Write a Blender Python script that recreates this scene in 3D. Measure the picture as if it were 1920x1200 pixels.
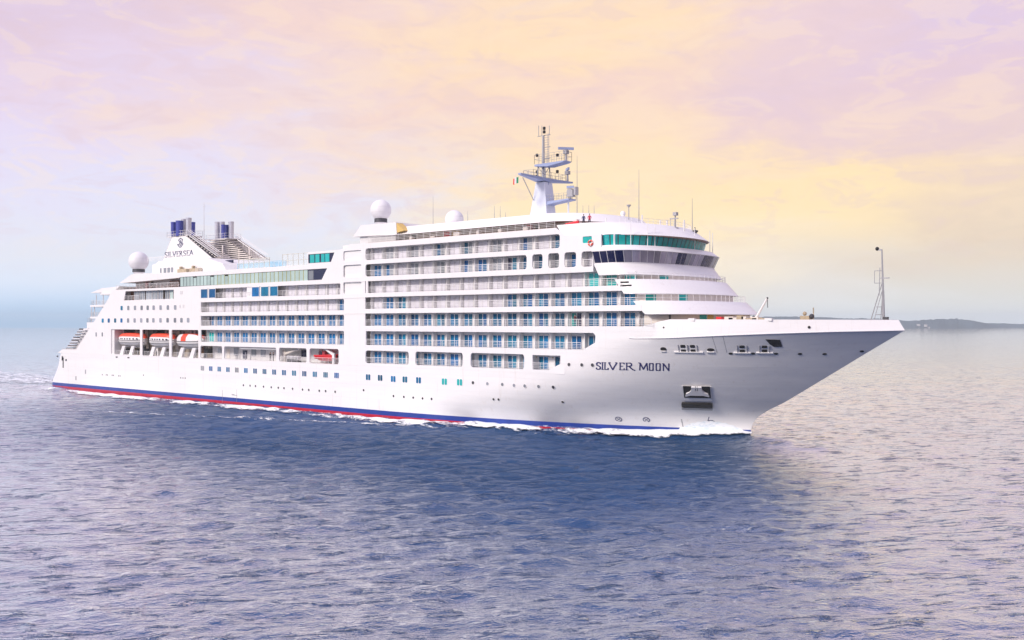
import bpy, bmesh, math, random
import numpy as np
from mathutils import Vector
from mathutils.geometry import tessellate_polygon
random.seed(7)
rng = np.random.default_rng(11)
for _o in list(bpy.data.objects):
    bpy.data.objects.remove(_o)
SC = bpy.context.scene
COL = SC.collection
R = math.radians

# ------------------------------------------------------------------ camera
# World axes are the ship's: x forward (bow at 212.5), y to port, z up from the sea.
CAM = (258.2412, -128.6861, 16.888)
FW = (-0.65741, 0.75353)          # horizontal view direction
RT = (0.75353, 0.65741)           # to the right of it
FPX = 1867.0
cam = bpy.data.cameras.new('camera')
cam.lens = 36.0 * FPX / 1920.0
cam.sensor_width = 36.0
cam.shift_y = 6.0 / 1920.0
cam.clip_start = 0.5
cam.clip_end = 30000
camo = bpy.data.objects.new('camera', cam)
COL.objects.link(camo)
camo.location = CAM
camo.rotation_euler = (math.pi / 2, 0, math.atan2(0.65741, 0.75353))
SC.camera = camo

# ------------------------------------------------------------------ exposure
SC.view_settings.view_transform = 'Standard'
SC.view_settings.look = 'None'
SC.view_settings.gamma = 1.0
SC.view_settings.exposure = 0.15
SC.render.engine = 'CYCLES'
SC.cycles.use_denoising = True
SC.cycles.max_bounces = 6
SC.cycles.diffuse_bounces = 3
SC.cycles.glossy_bounces = 3
SC.cycles.transparent_max_bounces = 8
SC.cycles.sample_clamp_indirect = 6.0
SC.cycles.caustics_reflective = False
SC.cycles.caustics_refractive = False

# ------------------------------------------------------------------ node helper
def s2l(c):
    return tuple(((v / 255.0) / 12.92 if v / 255.0 <= 0.04045 else ((v / 255.0 + 0.055) / 1.055) ** 2.4) for v in c) + (1.0,)

class NT:
    def __init__(s, tree):
        s.t = tree; s.n = tree.nodes; s.l = tree.links
    def add(s, typ, **kw):
        n = s.n.new(typ)
        for k, v in kw.items():
            if k.startswith('i_'):
                n.inputs[k[2:].replace('_', ' ')].default_value = v
            else:
                setattr(n, k, v)
        return n
    def link(s, a, b):
        s.l.new(a, b)
    def put(s, v, sock):
        if hasattr(v, 'node'):
            s.link(v, sock)
        else:
            sock.default_value = v
    def math(s, op, a, b=0.0, clamp=False):
        n = s.n.new('ShaderNodeMath'); n.operation = op; n.use_clamp = clamp
        s.put(a, n.inputs[0]); s.put(b, n.inputs[1])
        return n.outputs[0]
    def vmath(s, op, a, b):
        n = s.n.new('ShaderNodeVectorMath'); n.operation = op
        s.put(a, n.inputs[0]); s.put(b, n.inputs[1])
        return n.outputs['Value'] if op == 'DOT_PRODUCT' else n.outputs[0]
    def mix(s, f, a, b, blend='MIX'):
        n = s.n.new('ShaderNodeMix'); n.data_type = 'RGBA'; n.blend_type = blend
        s.put(f, n.inputs[0]); s.put(a, n.inputs[6]); s.put(b, n.inputs[7])
        return n.outputs[2]
    def rng(s, v, a, b, c, d, smooth=False):
        n = s.n.new('ShaderNodeMapRange')
        if smooth: n.interpolation_type = 'SMOOTHSTEP'
        s.put(v, n.inputs[0])
        for i, q in enumerate((a, b, c, d)): n.inputs[i + 1].default_value = q
        return n.outputs[0]
    def ramp(s, v, stops):
        n = s.n.new('ShaderNodeValToRGB')
        el = n.color_ramp.elements
        while len(el) > 1: el.remove(el[-1])
        el[0].position = stops[0][0]; el[0].color = stops[0][1]
        for p, c in stops[1:]:
            e = el.new(p); e.color = c
        s.put(v, n.inputs[0])
        return n.outputs[0]
    def noise(s, vec, scale, detail=4.0, rough=0.55, dist=0.0):
        n = s.n.new('ShaderNodeTexNoise')
        s.put(vec, n.inputs['Vector']); n.inputs['Scale'].default_value = scale
        n.inputs['Detail'].default_value = detail; n.inputs['Roughness'].default_value = rough
        n.inputs['Distortion'].default_value = dist
        return n.outputs['Fac']
    def mapping(s, vec, scale=(1, 1, 1), rot=(0, 0, 0), loc=(0, 0, 0)):
        n = s.n.new('ShaderNodeMapping'); s.put(vec, n.inputs[0])
        n.inputs[1].default_value = loc; n.inputs[2].default_value = rot; n.inputs[3].default_value = scale
        return n.outputs[0]

# ------------------------------------------------------------------ sky and sun
SUN_EL = R(30)
sun_dir = Vector((-0.20, -0.97, 0)).normalized() * math.cos(SUN_EL) + Vector((0, 0, math.sin(SUN_EL)))
world = bpy.data.worlds.new('World')
SC.world = world
world.use_nodes = True
W = NT(world.node_tree)
for n in list(W.n): W.n.remove(n)
wout = W.add('ShaderNodeOutputWorld')
bg = W.add('ShaderNodeBackground')
W.link(bg.outputs[0], wout.inputs[0])
gen = W.add('ShaderNodeTexCoord').outputs['Generated']
sep = W.add('ShaderNodeSeparateXYZ'); W.link(gen, sep.inputs[0])
rt = W.vmath('DOT_PRODUCT', gen, (RT[0], RT[1], 0))
fw = W.vmath('DOT_PRODUCT', gen, (FW[0], FW[1], 0))
az = W.math('ARCTAN2', rt, fw)
zc = W.math('MAXIMUM', sep.outputs[2], 0.0)
# cloud layer: flattened noise on the sky direction
cl_vec = W.mapping(gen, scale=(2.4, 2.4, 7.5))
n1 = W.noise(cl_vec, 2.6, 7, 0.60, 0.5)
n2 = W.noise(W.mapping(gen, scale=(5.5, 5.5, 16.0), loc=(3, 1, 2)), 3.2, 9, 0.62, 0.7)
el = W.math('ADD', zc, W.math('MULTIPLY', W.math('SUBTRACT', n1, 0.5), W.math('MULTIPLY', zc, 0.75)))
azd = W.math('ADD', az, W.math('MULTIPLY', W.math('SUBTRACT', n1, 0.5), 0.45))
EM = 0.42
def stops(lst):
    return [(max(0, min(1, (606 - y) / 1867.0 / EM)), s2l(c)) for y, c in sorted(lst, key=lambda q: -q[0])]
elN = W.math('DIVIDE', el, EM)
top = [(-120, (219, 207, 235)), (-170, (210, 203, 238))]
cL = W.ramp(elN, stops([(606, (164, 203, 238)), (585, (188, 216, 246)), (560, (208, 226, 250)), (530, (222, 232, 250)), (480, (227, 229, 242)), (400, (227, 224, 244)), (280, (228, 217, 241)), (150, (228, 208, 228)), (30, (220, 198, 218))] + top))
cM1 = W.ramp(elN, stops([(606, (205, 220, 236)), (530, (226, 231, 240)), (430, (229, 229, 243)), (350, (233, 221, 233)), (220, (240, 216, 212)), (30, (240, 211, 206))] + top))
cM2 = W.ramp(elN, stops([(606, (226, 224, 220)), (500, (252, 236, 212)), (400, (255, 231, 188)), (300, (252, 224, 188)), (200, (243, 212, 199)), (100, (252, 222, 186)), (30, (250, 220, 190))] + top))
cR1 = W.ramp(elN, stops([(606, (230, 236, 240)), (550, (228, 225, 223)), (490, (232, 219, 204)), (430, (253, 228, 184)), (340, (254, 226, 180)), (280, (238, 210, 204)), (200, (231, 204, 209)), (30, (234, 208, 214))] + top))
cR2 = W.ramp(elN, stops([(606, (226, 231, 236)), (550, (222, 219, 214)), (460, (228, 208, 188)), (380, (238, 214, 188)), (300, (232, 206, 202)), (200, (226, 200, 215)), (30, (220, 200, 226))] + top))
c = W.mix(W.rng(azd, -0.42, -0.18, 0, 1, True), cL, cM1)
c = W.mix(W.rng(azd, -0.20, 0.02, 0, 1, True), c, cM2)
c = W.mix(W.rng(azd, 0.10, 0.30, 0, 1, True), c, cR1)
c = W.mix(W.rng(azd, 0.28, 0.46, 0, 1, True), c, cR2)
# cream lit cloud edges and mauve undersides
lit = W.math('MULTIPLY', W.rng(n2, 0.50, 0.60, 0, 1, True), W.rng(zc, 0.04, 0.14, 0, 1))
c = W.mix(W.math('MULTIPLY', lit, 0.24), c, s2l((255, 230, 198)))
shd = W.math('MULTIPLY', W.rng(n2, 0.48, 0.38, 0, 1, True), W.rng(zc, 0.03, 0.12, 0, 1))
c = W.mix(W.math('MULTIPLY', shd, 0.24), c, s2l((224, 198, 206)))
# higher up the overcast is thinner and bluer
c = W.mix(W.rng(zc, 0.30, 0.75, 0, 1, True), c, s2l((217, 209, 240)))
nish = W.add('ShaderNodeTexSky')
nish.sky_type = 'NISHITA'
nish.sun_disc = False
nish.sun_elevation = SUN_EL
nish.sun_rotation = math.atan2(sun_dir.x, sun_dir.y)
nclear = W.mix(1.0, nish.outputs[0], (0.10, 0.10, 0.10, 1), 'MULTIPLY')
c = W.mix(0.06, c, nclear)
W.link(c, bg.inputs['Color'])
bg.inputs['Strength'].default_value = 1.0
sun = bpy.data.lights.new('sun', 'SUN')
sun.energy = 2.85
sun.angle = R(16)
sun.color = (1.0, 0.91, 0.82)
suno = bpy.data.objects.new('sun', sun)
COL.objects.link(suno)
suno.rotation_euler = (-sun_dir).to_track_quat('-Z', 'Y').to_euler()

# ------------------------------------------------------------------ materials
MATS = {}
def mat(name, col, rough=0.5, metal=0.0, var=0.0, vscale=0.3, streak=0.0, bump=0.0, bscale=1.0, spec=0.5, alpha=1.0, bstretch=(1, 1, 1), coat=0.0):
    if name in MATS: return MATS[name]
    m = bpy.data.materials.new(name); m.use_nodes = True
    T = NT(m.node_tree); b = T.n['Principled BSDF']
    col = tuple(col) + (1.0,)
    b.inputs['Base Color'].default_value = col
    b.inputs['Roughness'].default_value = rough
    b.inputs['Metallic'].default_value = metal
    b.inputs['Specular IOR Level'].default_value = spec
    b.inputs['Coat Weight'].default_value = coat
    if alpha < 1: b.inputs['Alpha'].default_value = alpha
    if var or streak or bump:
        pos = T.add('ShaderNodeNewGeometry').outputs['Position']
        cc = col
        if var:
            f = T.noise(pos, vscale, 5, 0.6)
            cc = T.mix(T.rng(f, 0.3, 0.7, 0, 1), tuple(v * (1 - var) for v in col[:3]) + (1,), tuple(min(1, v * (1 + var * 0.5)) for v in col[:3]) + (1,))
        if streak:
            f2 = T.noise(T.mapping(pos, scale=(2.2, 2.2, 0.10)), 1.0, 4, 0.6)
            cc = T.mix(T.math('MULTIPLY', T.rng(f2, 0.56, 0.72, 0, 1), streak), cc, (0.55, 0.47, 0.38, 1))
        if var or streak: T.link(cc, b.inputs['Base Color'])
        if bump:
            bn = T.add('ShaderNodeBump'); bn.inputs['Strength'].default_value = bump; bn.inputs['Distance'].default_value = 0.1
            T.link(T.noise(T.mapping(pos, scale=bstretch), bscale, 3, 0.5), bn.inputs['Height'])
            T.link(bn.outputs[0], b.inputs['Normal'])
    MATS[name] = m
    return m

WHITE = mat('white_paint', (0.86, 0.845, 0.84), 0.38, var=0.03, vscale=0.25, streak=0.10)
def vary(m, amt):
    T = NT(m.node_tree); b = T.n['Principled BSDF']
    oi = T.add('ShaderNodeObjectInfo')
    src = b.inputs['Base Color'].links[0].from_socket if b.inputs['Base Color'].links else None
    hs = T.add('ShaderNodeHueSaturation')
    T.link(T.rng(oi.outputs['Random'], 0, 1, 1 - amt, 1 + amt * .6), hs.inputs['Value'])
    T.link(T.rng(T.math('FRACT', T.math('MULTIPLY', oi.outputs['Random'], 7.3)), 0, 1, .5 - amt * .06, .5 + amt * .04), hs.inputs['Hue'])
    if src: T.link(src, hs.inputs['Color'])
    else: hs.inputs['Color'].default_value = b.inputs['Base Color'].default_value
    T.link(hs.outputs[0], b.inputs['Base Color'])
def hull_white():
    m = bpy.data.materials.new('hull_white_paint'); m.use_nodes = True
    T = NT(m.node_tree); b = T.n['Principled BSDF']
    pos = T.add('ShaderNodeNewGeometry').outputs['Position']
    sp = T.add('ShaderNodeSeparateXYZ'); T.link(pos, sp.inputs[0])
    f = T.noise(T.mapping(pos, scale=(0.05, 0.05, 0.8)), 1.0, 4, 0.6)
    cc = T.mix(T.rng(f, 0.35, 0.65, 0, 1), (0.82, 0.815, 0.82, 1), (0.87, 0.855, 0.85, 1))
    g = T.noise(T.mapping(pos, scale=(1.6, 1.6, 0.12)), 1.0, 5, 0.65)
    cc = T.mix(T.math('MULTIPLY', T.rng(g, 0.58, 0.74, 0, 1), 0.20), cc, (0.50, 0.40, 0.30, 1))
    # strake seams every 2.4 m, butts every 9 m
    seam = T.math('ABSOLUTE', T.math('SUBTRACT', T.math('FRACT', T.math('DIVIDE', sp.outputs[2], 2.43)), 0.5))
    butt = T.math('ABSOLUTE', T.math('SUBTRACT', T.math('FRACT', T.math('DIVIDE', sp.outputs[0], 9.1)), 0.5))
    line = T.math('MAXIMUM', T.rng(seam, 0.013, 0.0, 0, 1), T.rng(butt, 0.003, 0.0, 0, 0.6))
    cc = T.mix(T.math('MULTIPLY', line, 0.22), cc, (0.5, 0.5, 0.54, 1))
    T.link(cc, b.inputs['Base Color'])
    b.inputs['Roughness'].default_value = 0.33
    bn = T.add('ShaderNodeBump'); bn.inputs['Strength'].default_value = 0.35; bn.inputs['Distance'].default_value = 0.12
    hgt = T.math('ADD', T.noise(T.mapping(pos, scale=(0.22, 0.22, 0.9)), 1.0, 3, 0.5), T.math('MULTIPLY', line, 0.25))
    T.link(hgt, bn.inputs['Height']); T.link(bn.outputs[0], b.inputs['Normal'])
    return m
HULLW = hull_white()
HBLUE = mat('blue_antifouling', (0.012, 0.045, 0.30), 0.35, var=0.15, vscale=0.6)
HRED = mat('red_antifouling', (0.52, 0.008, 0.035), 0.4, var=0.15, vscale=0.6)
GREYW = mat('off_white_paint', (0.70, 0.69, 0.70), 0.5, var=0.05)
WALLW = mat('cabin_wall_paint', (0.80, 0.785, 0.78), 0.5, var=0.03)
CREAM = mat('cream_wall', (0.78, 0.72, 0.66), 0.6, var=0.05, streak=0.15)
BGLASS = mat('blue_tinted_glass', (0.002, 0.145, 0.34), 0.06, var=0.35, vscale=0.35, spec=0.28)
TGLASS = mat('teal_tinted_glass', (0.012, 0.47, 0.46), 0.06, var=0.18, vscale=0.5, spec=0.4)
CGLASS = mat('curtained_glass', (0.72, 0.70, 0.77), 0.12, var=0.10, vscale=1.5, bstretch=(1, 1, 1))
GGLASS = mat('grey_glass', (0.30, 0.32, 0.36), 0.08, var=0.2, vscale=0.6)
LGLASS = mat('blinded_bridge_glass', (0.33, 0.31, 0.40), 0.08, var=0.25, vscale=0.7)
PGLASS = mat('pale_green_glass', (0.46, 0.60, 0.56), 0.08, var=0.12, vscale=0.5)
NAVY = mat('dark_navy_glass', (0.008, 0.010, 0.055), 0.08)
DARK = mat('dark_opening', (0.012, 0.011, 0.012), 0.7)
SOOT = mat('dark_metal', (0.06, 0.06, 0.07), 0.5, 0.3)
GREYM = mat('grey_metal', (0.36, 0.36, 0.38), 0.45, 0.2)
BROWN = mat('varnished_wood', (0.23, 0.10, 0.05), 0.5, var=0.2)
TEAK = mat('teak_deck', (0.36, 0.27, 0.19), 0.6, var=0.15, vscale=1.2)
OLIVE = mat('olive_mullion', (0.36, 0.33, 0.06), 0.5)
ORANGE = mat('lifeboat_orange', (0.85, 0.075, 0.02), 0.4, var=0.1)
REDP = mat('red_paint', (0.75, 0.02, 0.03), 0.4)
BLUEP = mat('funnel_blue', (0.045, 0.06, 0.33), 0.4, var=0.15, vscale=0.8)
SILVER = mat('stainless_pipe', (0.56, 0.56, 0.62), 0.3, 0.5, var=0.1)
MASTW = mat('mast_paint', (0.66, 0.70, 0.80), 0.45, var=0.05)
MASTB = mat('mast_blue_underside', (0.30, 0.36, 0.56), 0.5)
LETTER = mat('navy_lettering', (0.03, 0.03, 0.13), 0.5)
LOGO = mat('slate_lettering', (0.12, 0.13, 0.22), 0.5)
RADOME = mat('radome_white', (0.80, 0.79, 0.81), 0.45, var=0.02)
TAN = mat('tan_machinery', (0.46, 0.38, 0.26), 0.6, var=0.3, vscale=1.5)
SKIN = mat('skin', (0.55, 0.33, 0.25), 0.6)
FREE = mat('yellow_canvas', (0.72, 0.50, 0.16), 0.7)
GREENP = mat('green_paint', (0.03, 0.30, 0.14), 0.5)

for _m, _a in ((BGLASS, .45), (TGLASS, .25), (CGLASS, .16), (GGLASS, .4), (LGLASS, .35), (PGLASS, .15)): vary(_m, _a)

# ------------------------------------------------------------------ object helpers
def tag(o, label=None, cat=None, group=None, kind=None):
    if label: o['label'] = label
    if cat: o['category'] = cat
    if group: o['group'] = group
    if kind: o['kind'] = kind
    return o
def empty(name, loc=(0, 0, 0), rz=0.0, parent=None):
    o = bpy.data.objects.new(name, None); COL.objects.link(o)
    o.location = loc; o.rotation_euler = (0, 0, rz); o.empty_display_size = 0.5
    if parent: o.parent = parent
    return o

class MB:
    """collects shapes and links them as ONE mesh object"""
    def __init__(s):
        s.v = []; s.f = []; s.m = []
    def poly(s, pts, mi=0):
        i = len(s.v); s.v += [tuple(p) for p in pts]
        s.f.append(tuple(range(i, i + len(pts)))); s.m.append(mi)
        return s
    def raw(s, v, f, mi=0):
        i = len(s.v); s.v += [tuple(p) for p in v]
        for q in f:
            s.f.append(tuple(i + k for k in q)); s.m.append(mi)
        return s
    def box(s, x0, x1, y0, y1, z0, z1, mi=0):
        v = [(x, y, z) for z in (z0, z1) for y in (y0, y1) for x in (x0, x1)]
        return s.raw(v, [(0, 2, 3, 1), (4, 5, 7, 6), (0, 1, 5, 4), (2, 6, 7, 3), (0, 4, 6, 2), (1, 3, 7, 5)], mi)
    def prism(s, xz, y0, y1, mi=0):
        n = len(xz)
        a = sum(xz[i][0] * xz[(i + 1) % n][1] - xz[(i + 1) % n][0] * xz[i][1] for i in range(n))
        if a < 0: xz = xz[::-1]
        v = [(x, y0, z) for x, z in xz] + [(x, y1, z) for x, z in xz]
        f = [tuple(range(n)), tuple(range(2 * n - 1, n - 1, -1))] + [((i + 1) % n, i, i + n, (i + 1) % n + n) for i in range(n)]
        return s.raw(v, f, mi)
    def prism_xy(s, xy, z0, z1, mi=0):
        n = len(xy)
        a = sum(xy[i][0] * xy[(i + 1) % n][1] - xy[(i + 1) % n][0] * xy[i][1] for i in range(n))
        if a < 0: xy = xy[::-1]
        v = [(x, y, z0) for x, y in xy] + [(x, y, z1) for x, y in xy]
        f = [tuple(range(n - 1, -1, -1)), tuple(range(n, 2 * n))] + [(i, (i + 1) % n, (i + 1) % n + n, i + n) for i in range(n)]
        return s.raw(v, f, mi)
    def tube(s, p, q, r, r2=None, n=6, mi=0):
        p = Vector(p); q = Vector(q); r2 = r if r2 is None else r2
        d = (q - p).normalized()
        a = d.orthogonal().normalized(); b = d.cross(a)
        v = []
        for c, rr in ((p, r), (q, r2)):
            for k in range(n):
                t = 2 * math.pi * k / n
                v.append(c + a * (rr * math.cos(t)) + b * (rr * math.sin(t)))
        f = [(k, (k + 1) % n, (k + 1) % n + n, k + n) for k in range(n)] + [tuple(range(n - 1, -1, -1)), tuple(range(n, 2 * n))]
        return s.raw(v, f, mi)
    def path(s, pts, r, n=6, mi=0):
        for a, b in zip(pts[:-1], pts[1:]): s.tube(a, b, r, None, n, mi)
        return s
    def lathe(s, prof, c, n=24, mi=0):
        v = []; f = []
        for r, z in prof:
            for k in range(n):
                t = 2 * math.pi * k / n
                v.append((c[0] + r * math.cos(t), c[1] + r * math.sin(t), c[2] + z))
        for i in range(len(prof) - 1):
            for k in range(n):
                f.append((i * n + k, i * n + (k + 1) % n, (i + 1) * n + (k + 1) % n, (i + 1) * n + k))
        f.append(tuple(range(n - 1, -1, -1))); f.append(tuple((len(prof) - 1) * n + k for k in range(n)))
        return s.raw(v, f, mi)
    def sphere(s, c, r, n=20, mi=0, sc=(1, 1, 1)):
        m = n // 2; v = []; f = []
        for i in range(m + 1):
            ph = math.pi * i / m
            for k in range(n):
                t = 2 * math.pi * k / n
                v.append((c[0] + sc[0] * r * math.sin(ph) * math.cos(t), c[1] + sc[1] * r * math.sin(ph) * math.sin(t), c[2] - sc[2] * r * math.cos(ph)))
        for i in range(m):
            for k in range(n):
                f.append((i * n + k, i * n + (k + 1) % n, (i + 1) * n + (k + 1) % n, (i + 1) * n + k))
        return s.raw(v, f, mi)
    def mesh(s, name, mats, sharp=None, merge=False):
        me = bpy.data.meshes.new(name)
        me.from_pydata(s.v, [], s.f)
        for m in (mats if isinstance(mats, (list, tuple)) else [mats]): me.materials.append(m)
        if any(s.m): me.polygons.foreach_set('material_index', s.m)
        if merge:
            bm = bmesh.new(); bm.from_mesh(me); bmesh.ops.remove_doubles(bm, verts=bm.verts, dist=0.0005)
            bmesh.ops.recalc_face_normals(bm, faces=bm.faces); bm.to_mesh(me); bm.free()
        if sharp is not None:
            me.polygons.foreach_set('use_smooth', [True] * len(me.polygons))
            me.set_sharp_from_angle(angle=R(sharp))
        me.update()
        return me
    def build(s, name, mats, parent=None, sharp=None, merge=False, loc=None, label=None):
        o = bpy.data.objects.new(name, s.mesh(name, mats, sharp, merge)); COL.objects.link(o)
        if parent is not None: o.parent = parent
        if loc is not None: o.location = loc
        if label: o['label'] = label
        return o

def inst(name, me, parent, loc, label=None, rz=0.0):
    o = bpy.data.objects.new(name, me); COL.objects.link(o)
    o.parent = parent; o.location = loc; o.rotation_euler = (0, 0, rz)
    if label: o['label'] = label
    return o

# measured points of the ship: a sight line from the photographer's place to the plane y
def S(px, py, y=-13.5):
    k = (px - 960.0) / FPX
    dx, dy = FW[0] + k * RT[0], FW[1] + k * RT[1]
    t = (y - CAM[1]) / dy
    return (CAM[0] + t * dx, CAM[2] - (py - 606.0) / FPX * t)
def PX(x, y, z):
    dx, dy = x - CAM[0], y - CAM[1]
    X = dx * RT[0] + dy * RT[1]; D = dx * FW[0] + dy * FW[1]
    return 960 + FPX * X / D, 606 + FPX * (CAM[2] - z) / D

# ------------------------------------------------------------------ hull form
B = 13.5
def tab(z, t):
    return np.interp(z, [a for a, _ in t], [b for _, b in t])
T_XS = [(-2, 190.6), (1.76, 190.94), (2.61, 191.19), (3.64, 191.95), (4.64, 193.5), (5.88, 195.97), (9.19, 201.4), (11.89, 205.78), (13.63, 208.6), (15.97, 212.5)]
T_X0 = [(-2, 118), (1.75, 122), (3.2, 136), (4.7, 147), (6.2, 155), (7.8, 161.5), (9.35, 166), (11, 169.5), (13, 173), (16, 178)]
T_PE = [(-2, 2.3), (1.75, 2.3), (5, 2.15), (9.3, 1.9), (13, 1.95), (16, 2.15)]
T_ST = [(-2, -1.2), (1.87, -0.9), (3.0, 0.0), (5.4, 2.2), (8.2, 3.3), (9.4, 3.9)]
def hb(x, z):
    x0, xs, p = tab(z, T_X0), tab(z, T_XS), tab(z, T_PE)
    u = np.clip((x - x0) / (xs - x0), 0, 1)
    w = B * (1 - u ** p)
    c = np.clip((x - tab(z, T_ST)) / 3.0, 0, 1)
    return w - 1.6 * (1 - np.sqrt(np.clip(1 - (1 - c) ** 2, 0, 1)))
def zk(x):
    return float(np.interp(x, [174, 180, 185, 193, 198, 205, 212.5], [15.55, 14.75, 14.85, 15.27, 15.5, 15.78, 15.97]))
def ztop(x):
    return float(np.interp(x, [0, 181.3, 184.6, 212.5], [16.45, 16.45, 17.42, 17.32]))

ship = empty('cruise_ship')
tag(ship, 'white cruise ship with tiers of blue balcony doors and a navy and red waterline', 'cruise ship')

def build_hull():
    zrows = [-1.5, -0.3, 0.95, 1.75, 2.6, 3.6, 4.7, 5.9, 7.4, 8.4, 9.35, 10.6, 12.0, 13.05, None, None, None]
    offs = [0.0, 0.15, 0.5, 1.0, 1.8, 3.0]
    absx = [9.0] + list(np.arange(12, 168, 4.0)) + [168.0, 170.0, 172.0, 174.0]
    ss = np.linspace(0, 1, 33)[1:]
    ss = 1 - (1 - ss) ** 1.25
    ncol = len(offs) + len(absx) + len(ss)
    nr = len(zrows)
    P = np.zeros((nr, ncol, 3))
    for i in range(nr):
        for j in range(ncol):
            z = zrows[i]
            if j < len(offs): fx = ('o', offs[j])
            elif j < len(offs) + len(absx): fx = ('a', absx[j - len(offs)])
            else: fx = ('s', ss[j - len(offs) - len(absx)])
            def X(zz):
                if fx[0] == 'o': return tab(zz, T_ST) + fx[1]
                if fx[0] == 'a': return fx[1]
                return 174 + (tab(min(zz, 15.97), T_XS) - 174) * fx[1]
            if z is not None:
                x = X(z); y = hb(x, z)
            else:
                x = X(15.9); K = zk(x)
                for _ in range(3):
                    x = X(K); K = zk(x)
                yk = hb(x, max(K, 0.75 * K + 4)) if fx[0] == 's' else hb(x, K)
                if i == nr - 3:
                    z = 0.5 * (13.05 + K); x = X(z); y = 0.5 * (hb(x, z) + 0.5 * (yk + hb(X(13.05), 13.05)))
                    if fx[0] == 's' and fx[1] >= 0.999: y = 0
                elif i == nr - 2:
                    z = K; y = yk
                else:
                    z = ztop(x)
                    if fx[0] == 's': x = 174 + (211.7 - 174) * fx[1]
                    y = max(0, yk * 0.985 - 0.05) if x > 182 else yk
            P[i, j] = (x, -max(y, 0), z)
    mb = MB()
    for sgn in (1, -1):
        base = len(mb.v)
        for i in range(nr):
            for j in range(ncol):
                p = P[i, j]; mb.v.append((p[0], p[1] * sgn, p[2]))
        for i in range(nr - 1):
            for j in range(ncol - 1):
                xm = 0.5 * (P[i, j, 0] + P[i, j + 1, 0])
                if i >= 10 and xm < 168 and sgn == 1: continue
                if i >= 13 and xm < 174 and sgn == 1: continue
                if i >= 10 and xm < 12: continue
                a, b, c2, d = (base + i * ncol + j, base + i * ncol + j + 1, base + (i + 1) * ncol + j + 1, base + (i + 1) * ncol + j)
                mb.f.append((a, b, c2, d) if sgn == 1 else (d, c2, b, a))
                mb.m.append(2 if i < 2 else (1 if i == 2 else 0))
    # transom
    for i in range(10):
        a = i * ncol; q = nr * ncol + i * ncol
        mb.f.append((a, a + ncol, q + ncol, q)); mb.m.append(2 if i < 2 else (1 if i == 2 else 0))
    hull = mb.build('hull', [HULLW, HBLUE, HRED], ship, sharp=24, merge=True)
    # foredeck between the bulwarks, and the low deck aft
    top = [(P[nr - 1, j, 0], P[nr - 1, j, 1]) for j in range(ncol) if P[nr - 1, j, 0] >= 174]
    pts = [(x - 0.1, y + 0.12) for x, y in top[:-1]] + [(top[-1][0] - 0.6, 0)] + [(x - 0.1, -y - 0.12) for x, y in top[:-1]][::-1]
    MB().poly([(x, y, 16.3) for x, y in pts]).build('foredeck', TEAK, ship)
    return hull
HULL = build_hull()

def onhull(px, py):
    """point of the starboard hull side on a sight line"""
    lo, hi = -13.9, 0.0
    for _ in range(40):
        m = 0.5 * (lo + hi)
        x, z = S(px, py, m)
        K = zk(x)
        if z <= 13.05: w = hb(x, z)
        else:
            yk = hb(x, max(K, 0.75 * K + 4))
            w13 = hb(x, 13.05)
            if z <= K:
                zm = 0.5 * (13.05 + K); wm = 0.5 * (hb(x, zm) + 0.5 * (yk + w13))
                w = np.interp(z, [13.05, zm, K], [w13, wm, yk])
            else: w = yk * 0.99
        if m + w < 0: lo = m
        else: hi = m
    x, z = S(px, py, lo)
    return Vector((x, lo, z))
def hull_frame(px, py):
    p = onhull(px, py); u = (onhull(px + 1.5, py) - onhull(px - 1.5, py)); u.z = 0; u.normalize()
    v = onhull(px, py - 1.5) - onhull(px, py + 1.5)
    n = u.cross(v).normalized()
    if n.y > 0: n = -n
    v = n.cross(u).normalized()
    if v.z < 0: v = -v
    return p, u, v, n
def hull_patch(mb, px, py, pts, o0, o1, mi=0):
    """extruded outline lying on the hull: pts are (along, up) in metres"""
    p, u, v, n = hull_frame(px, py)
    k = len(pts)
    a = [p + u * s + v * t + n * o0 for s, t in pts]; b = [p + u * s + v * t + n * o1 for s, t in pts]
    mb.raw(a + b, [tuple(range(k, 2 * k))] + [(i, (i + 1) % k, (i + 1) % k + k, i + k) for i in range(k)], mi)

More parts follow.
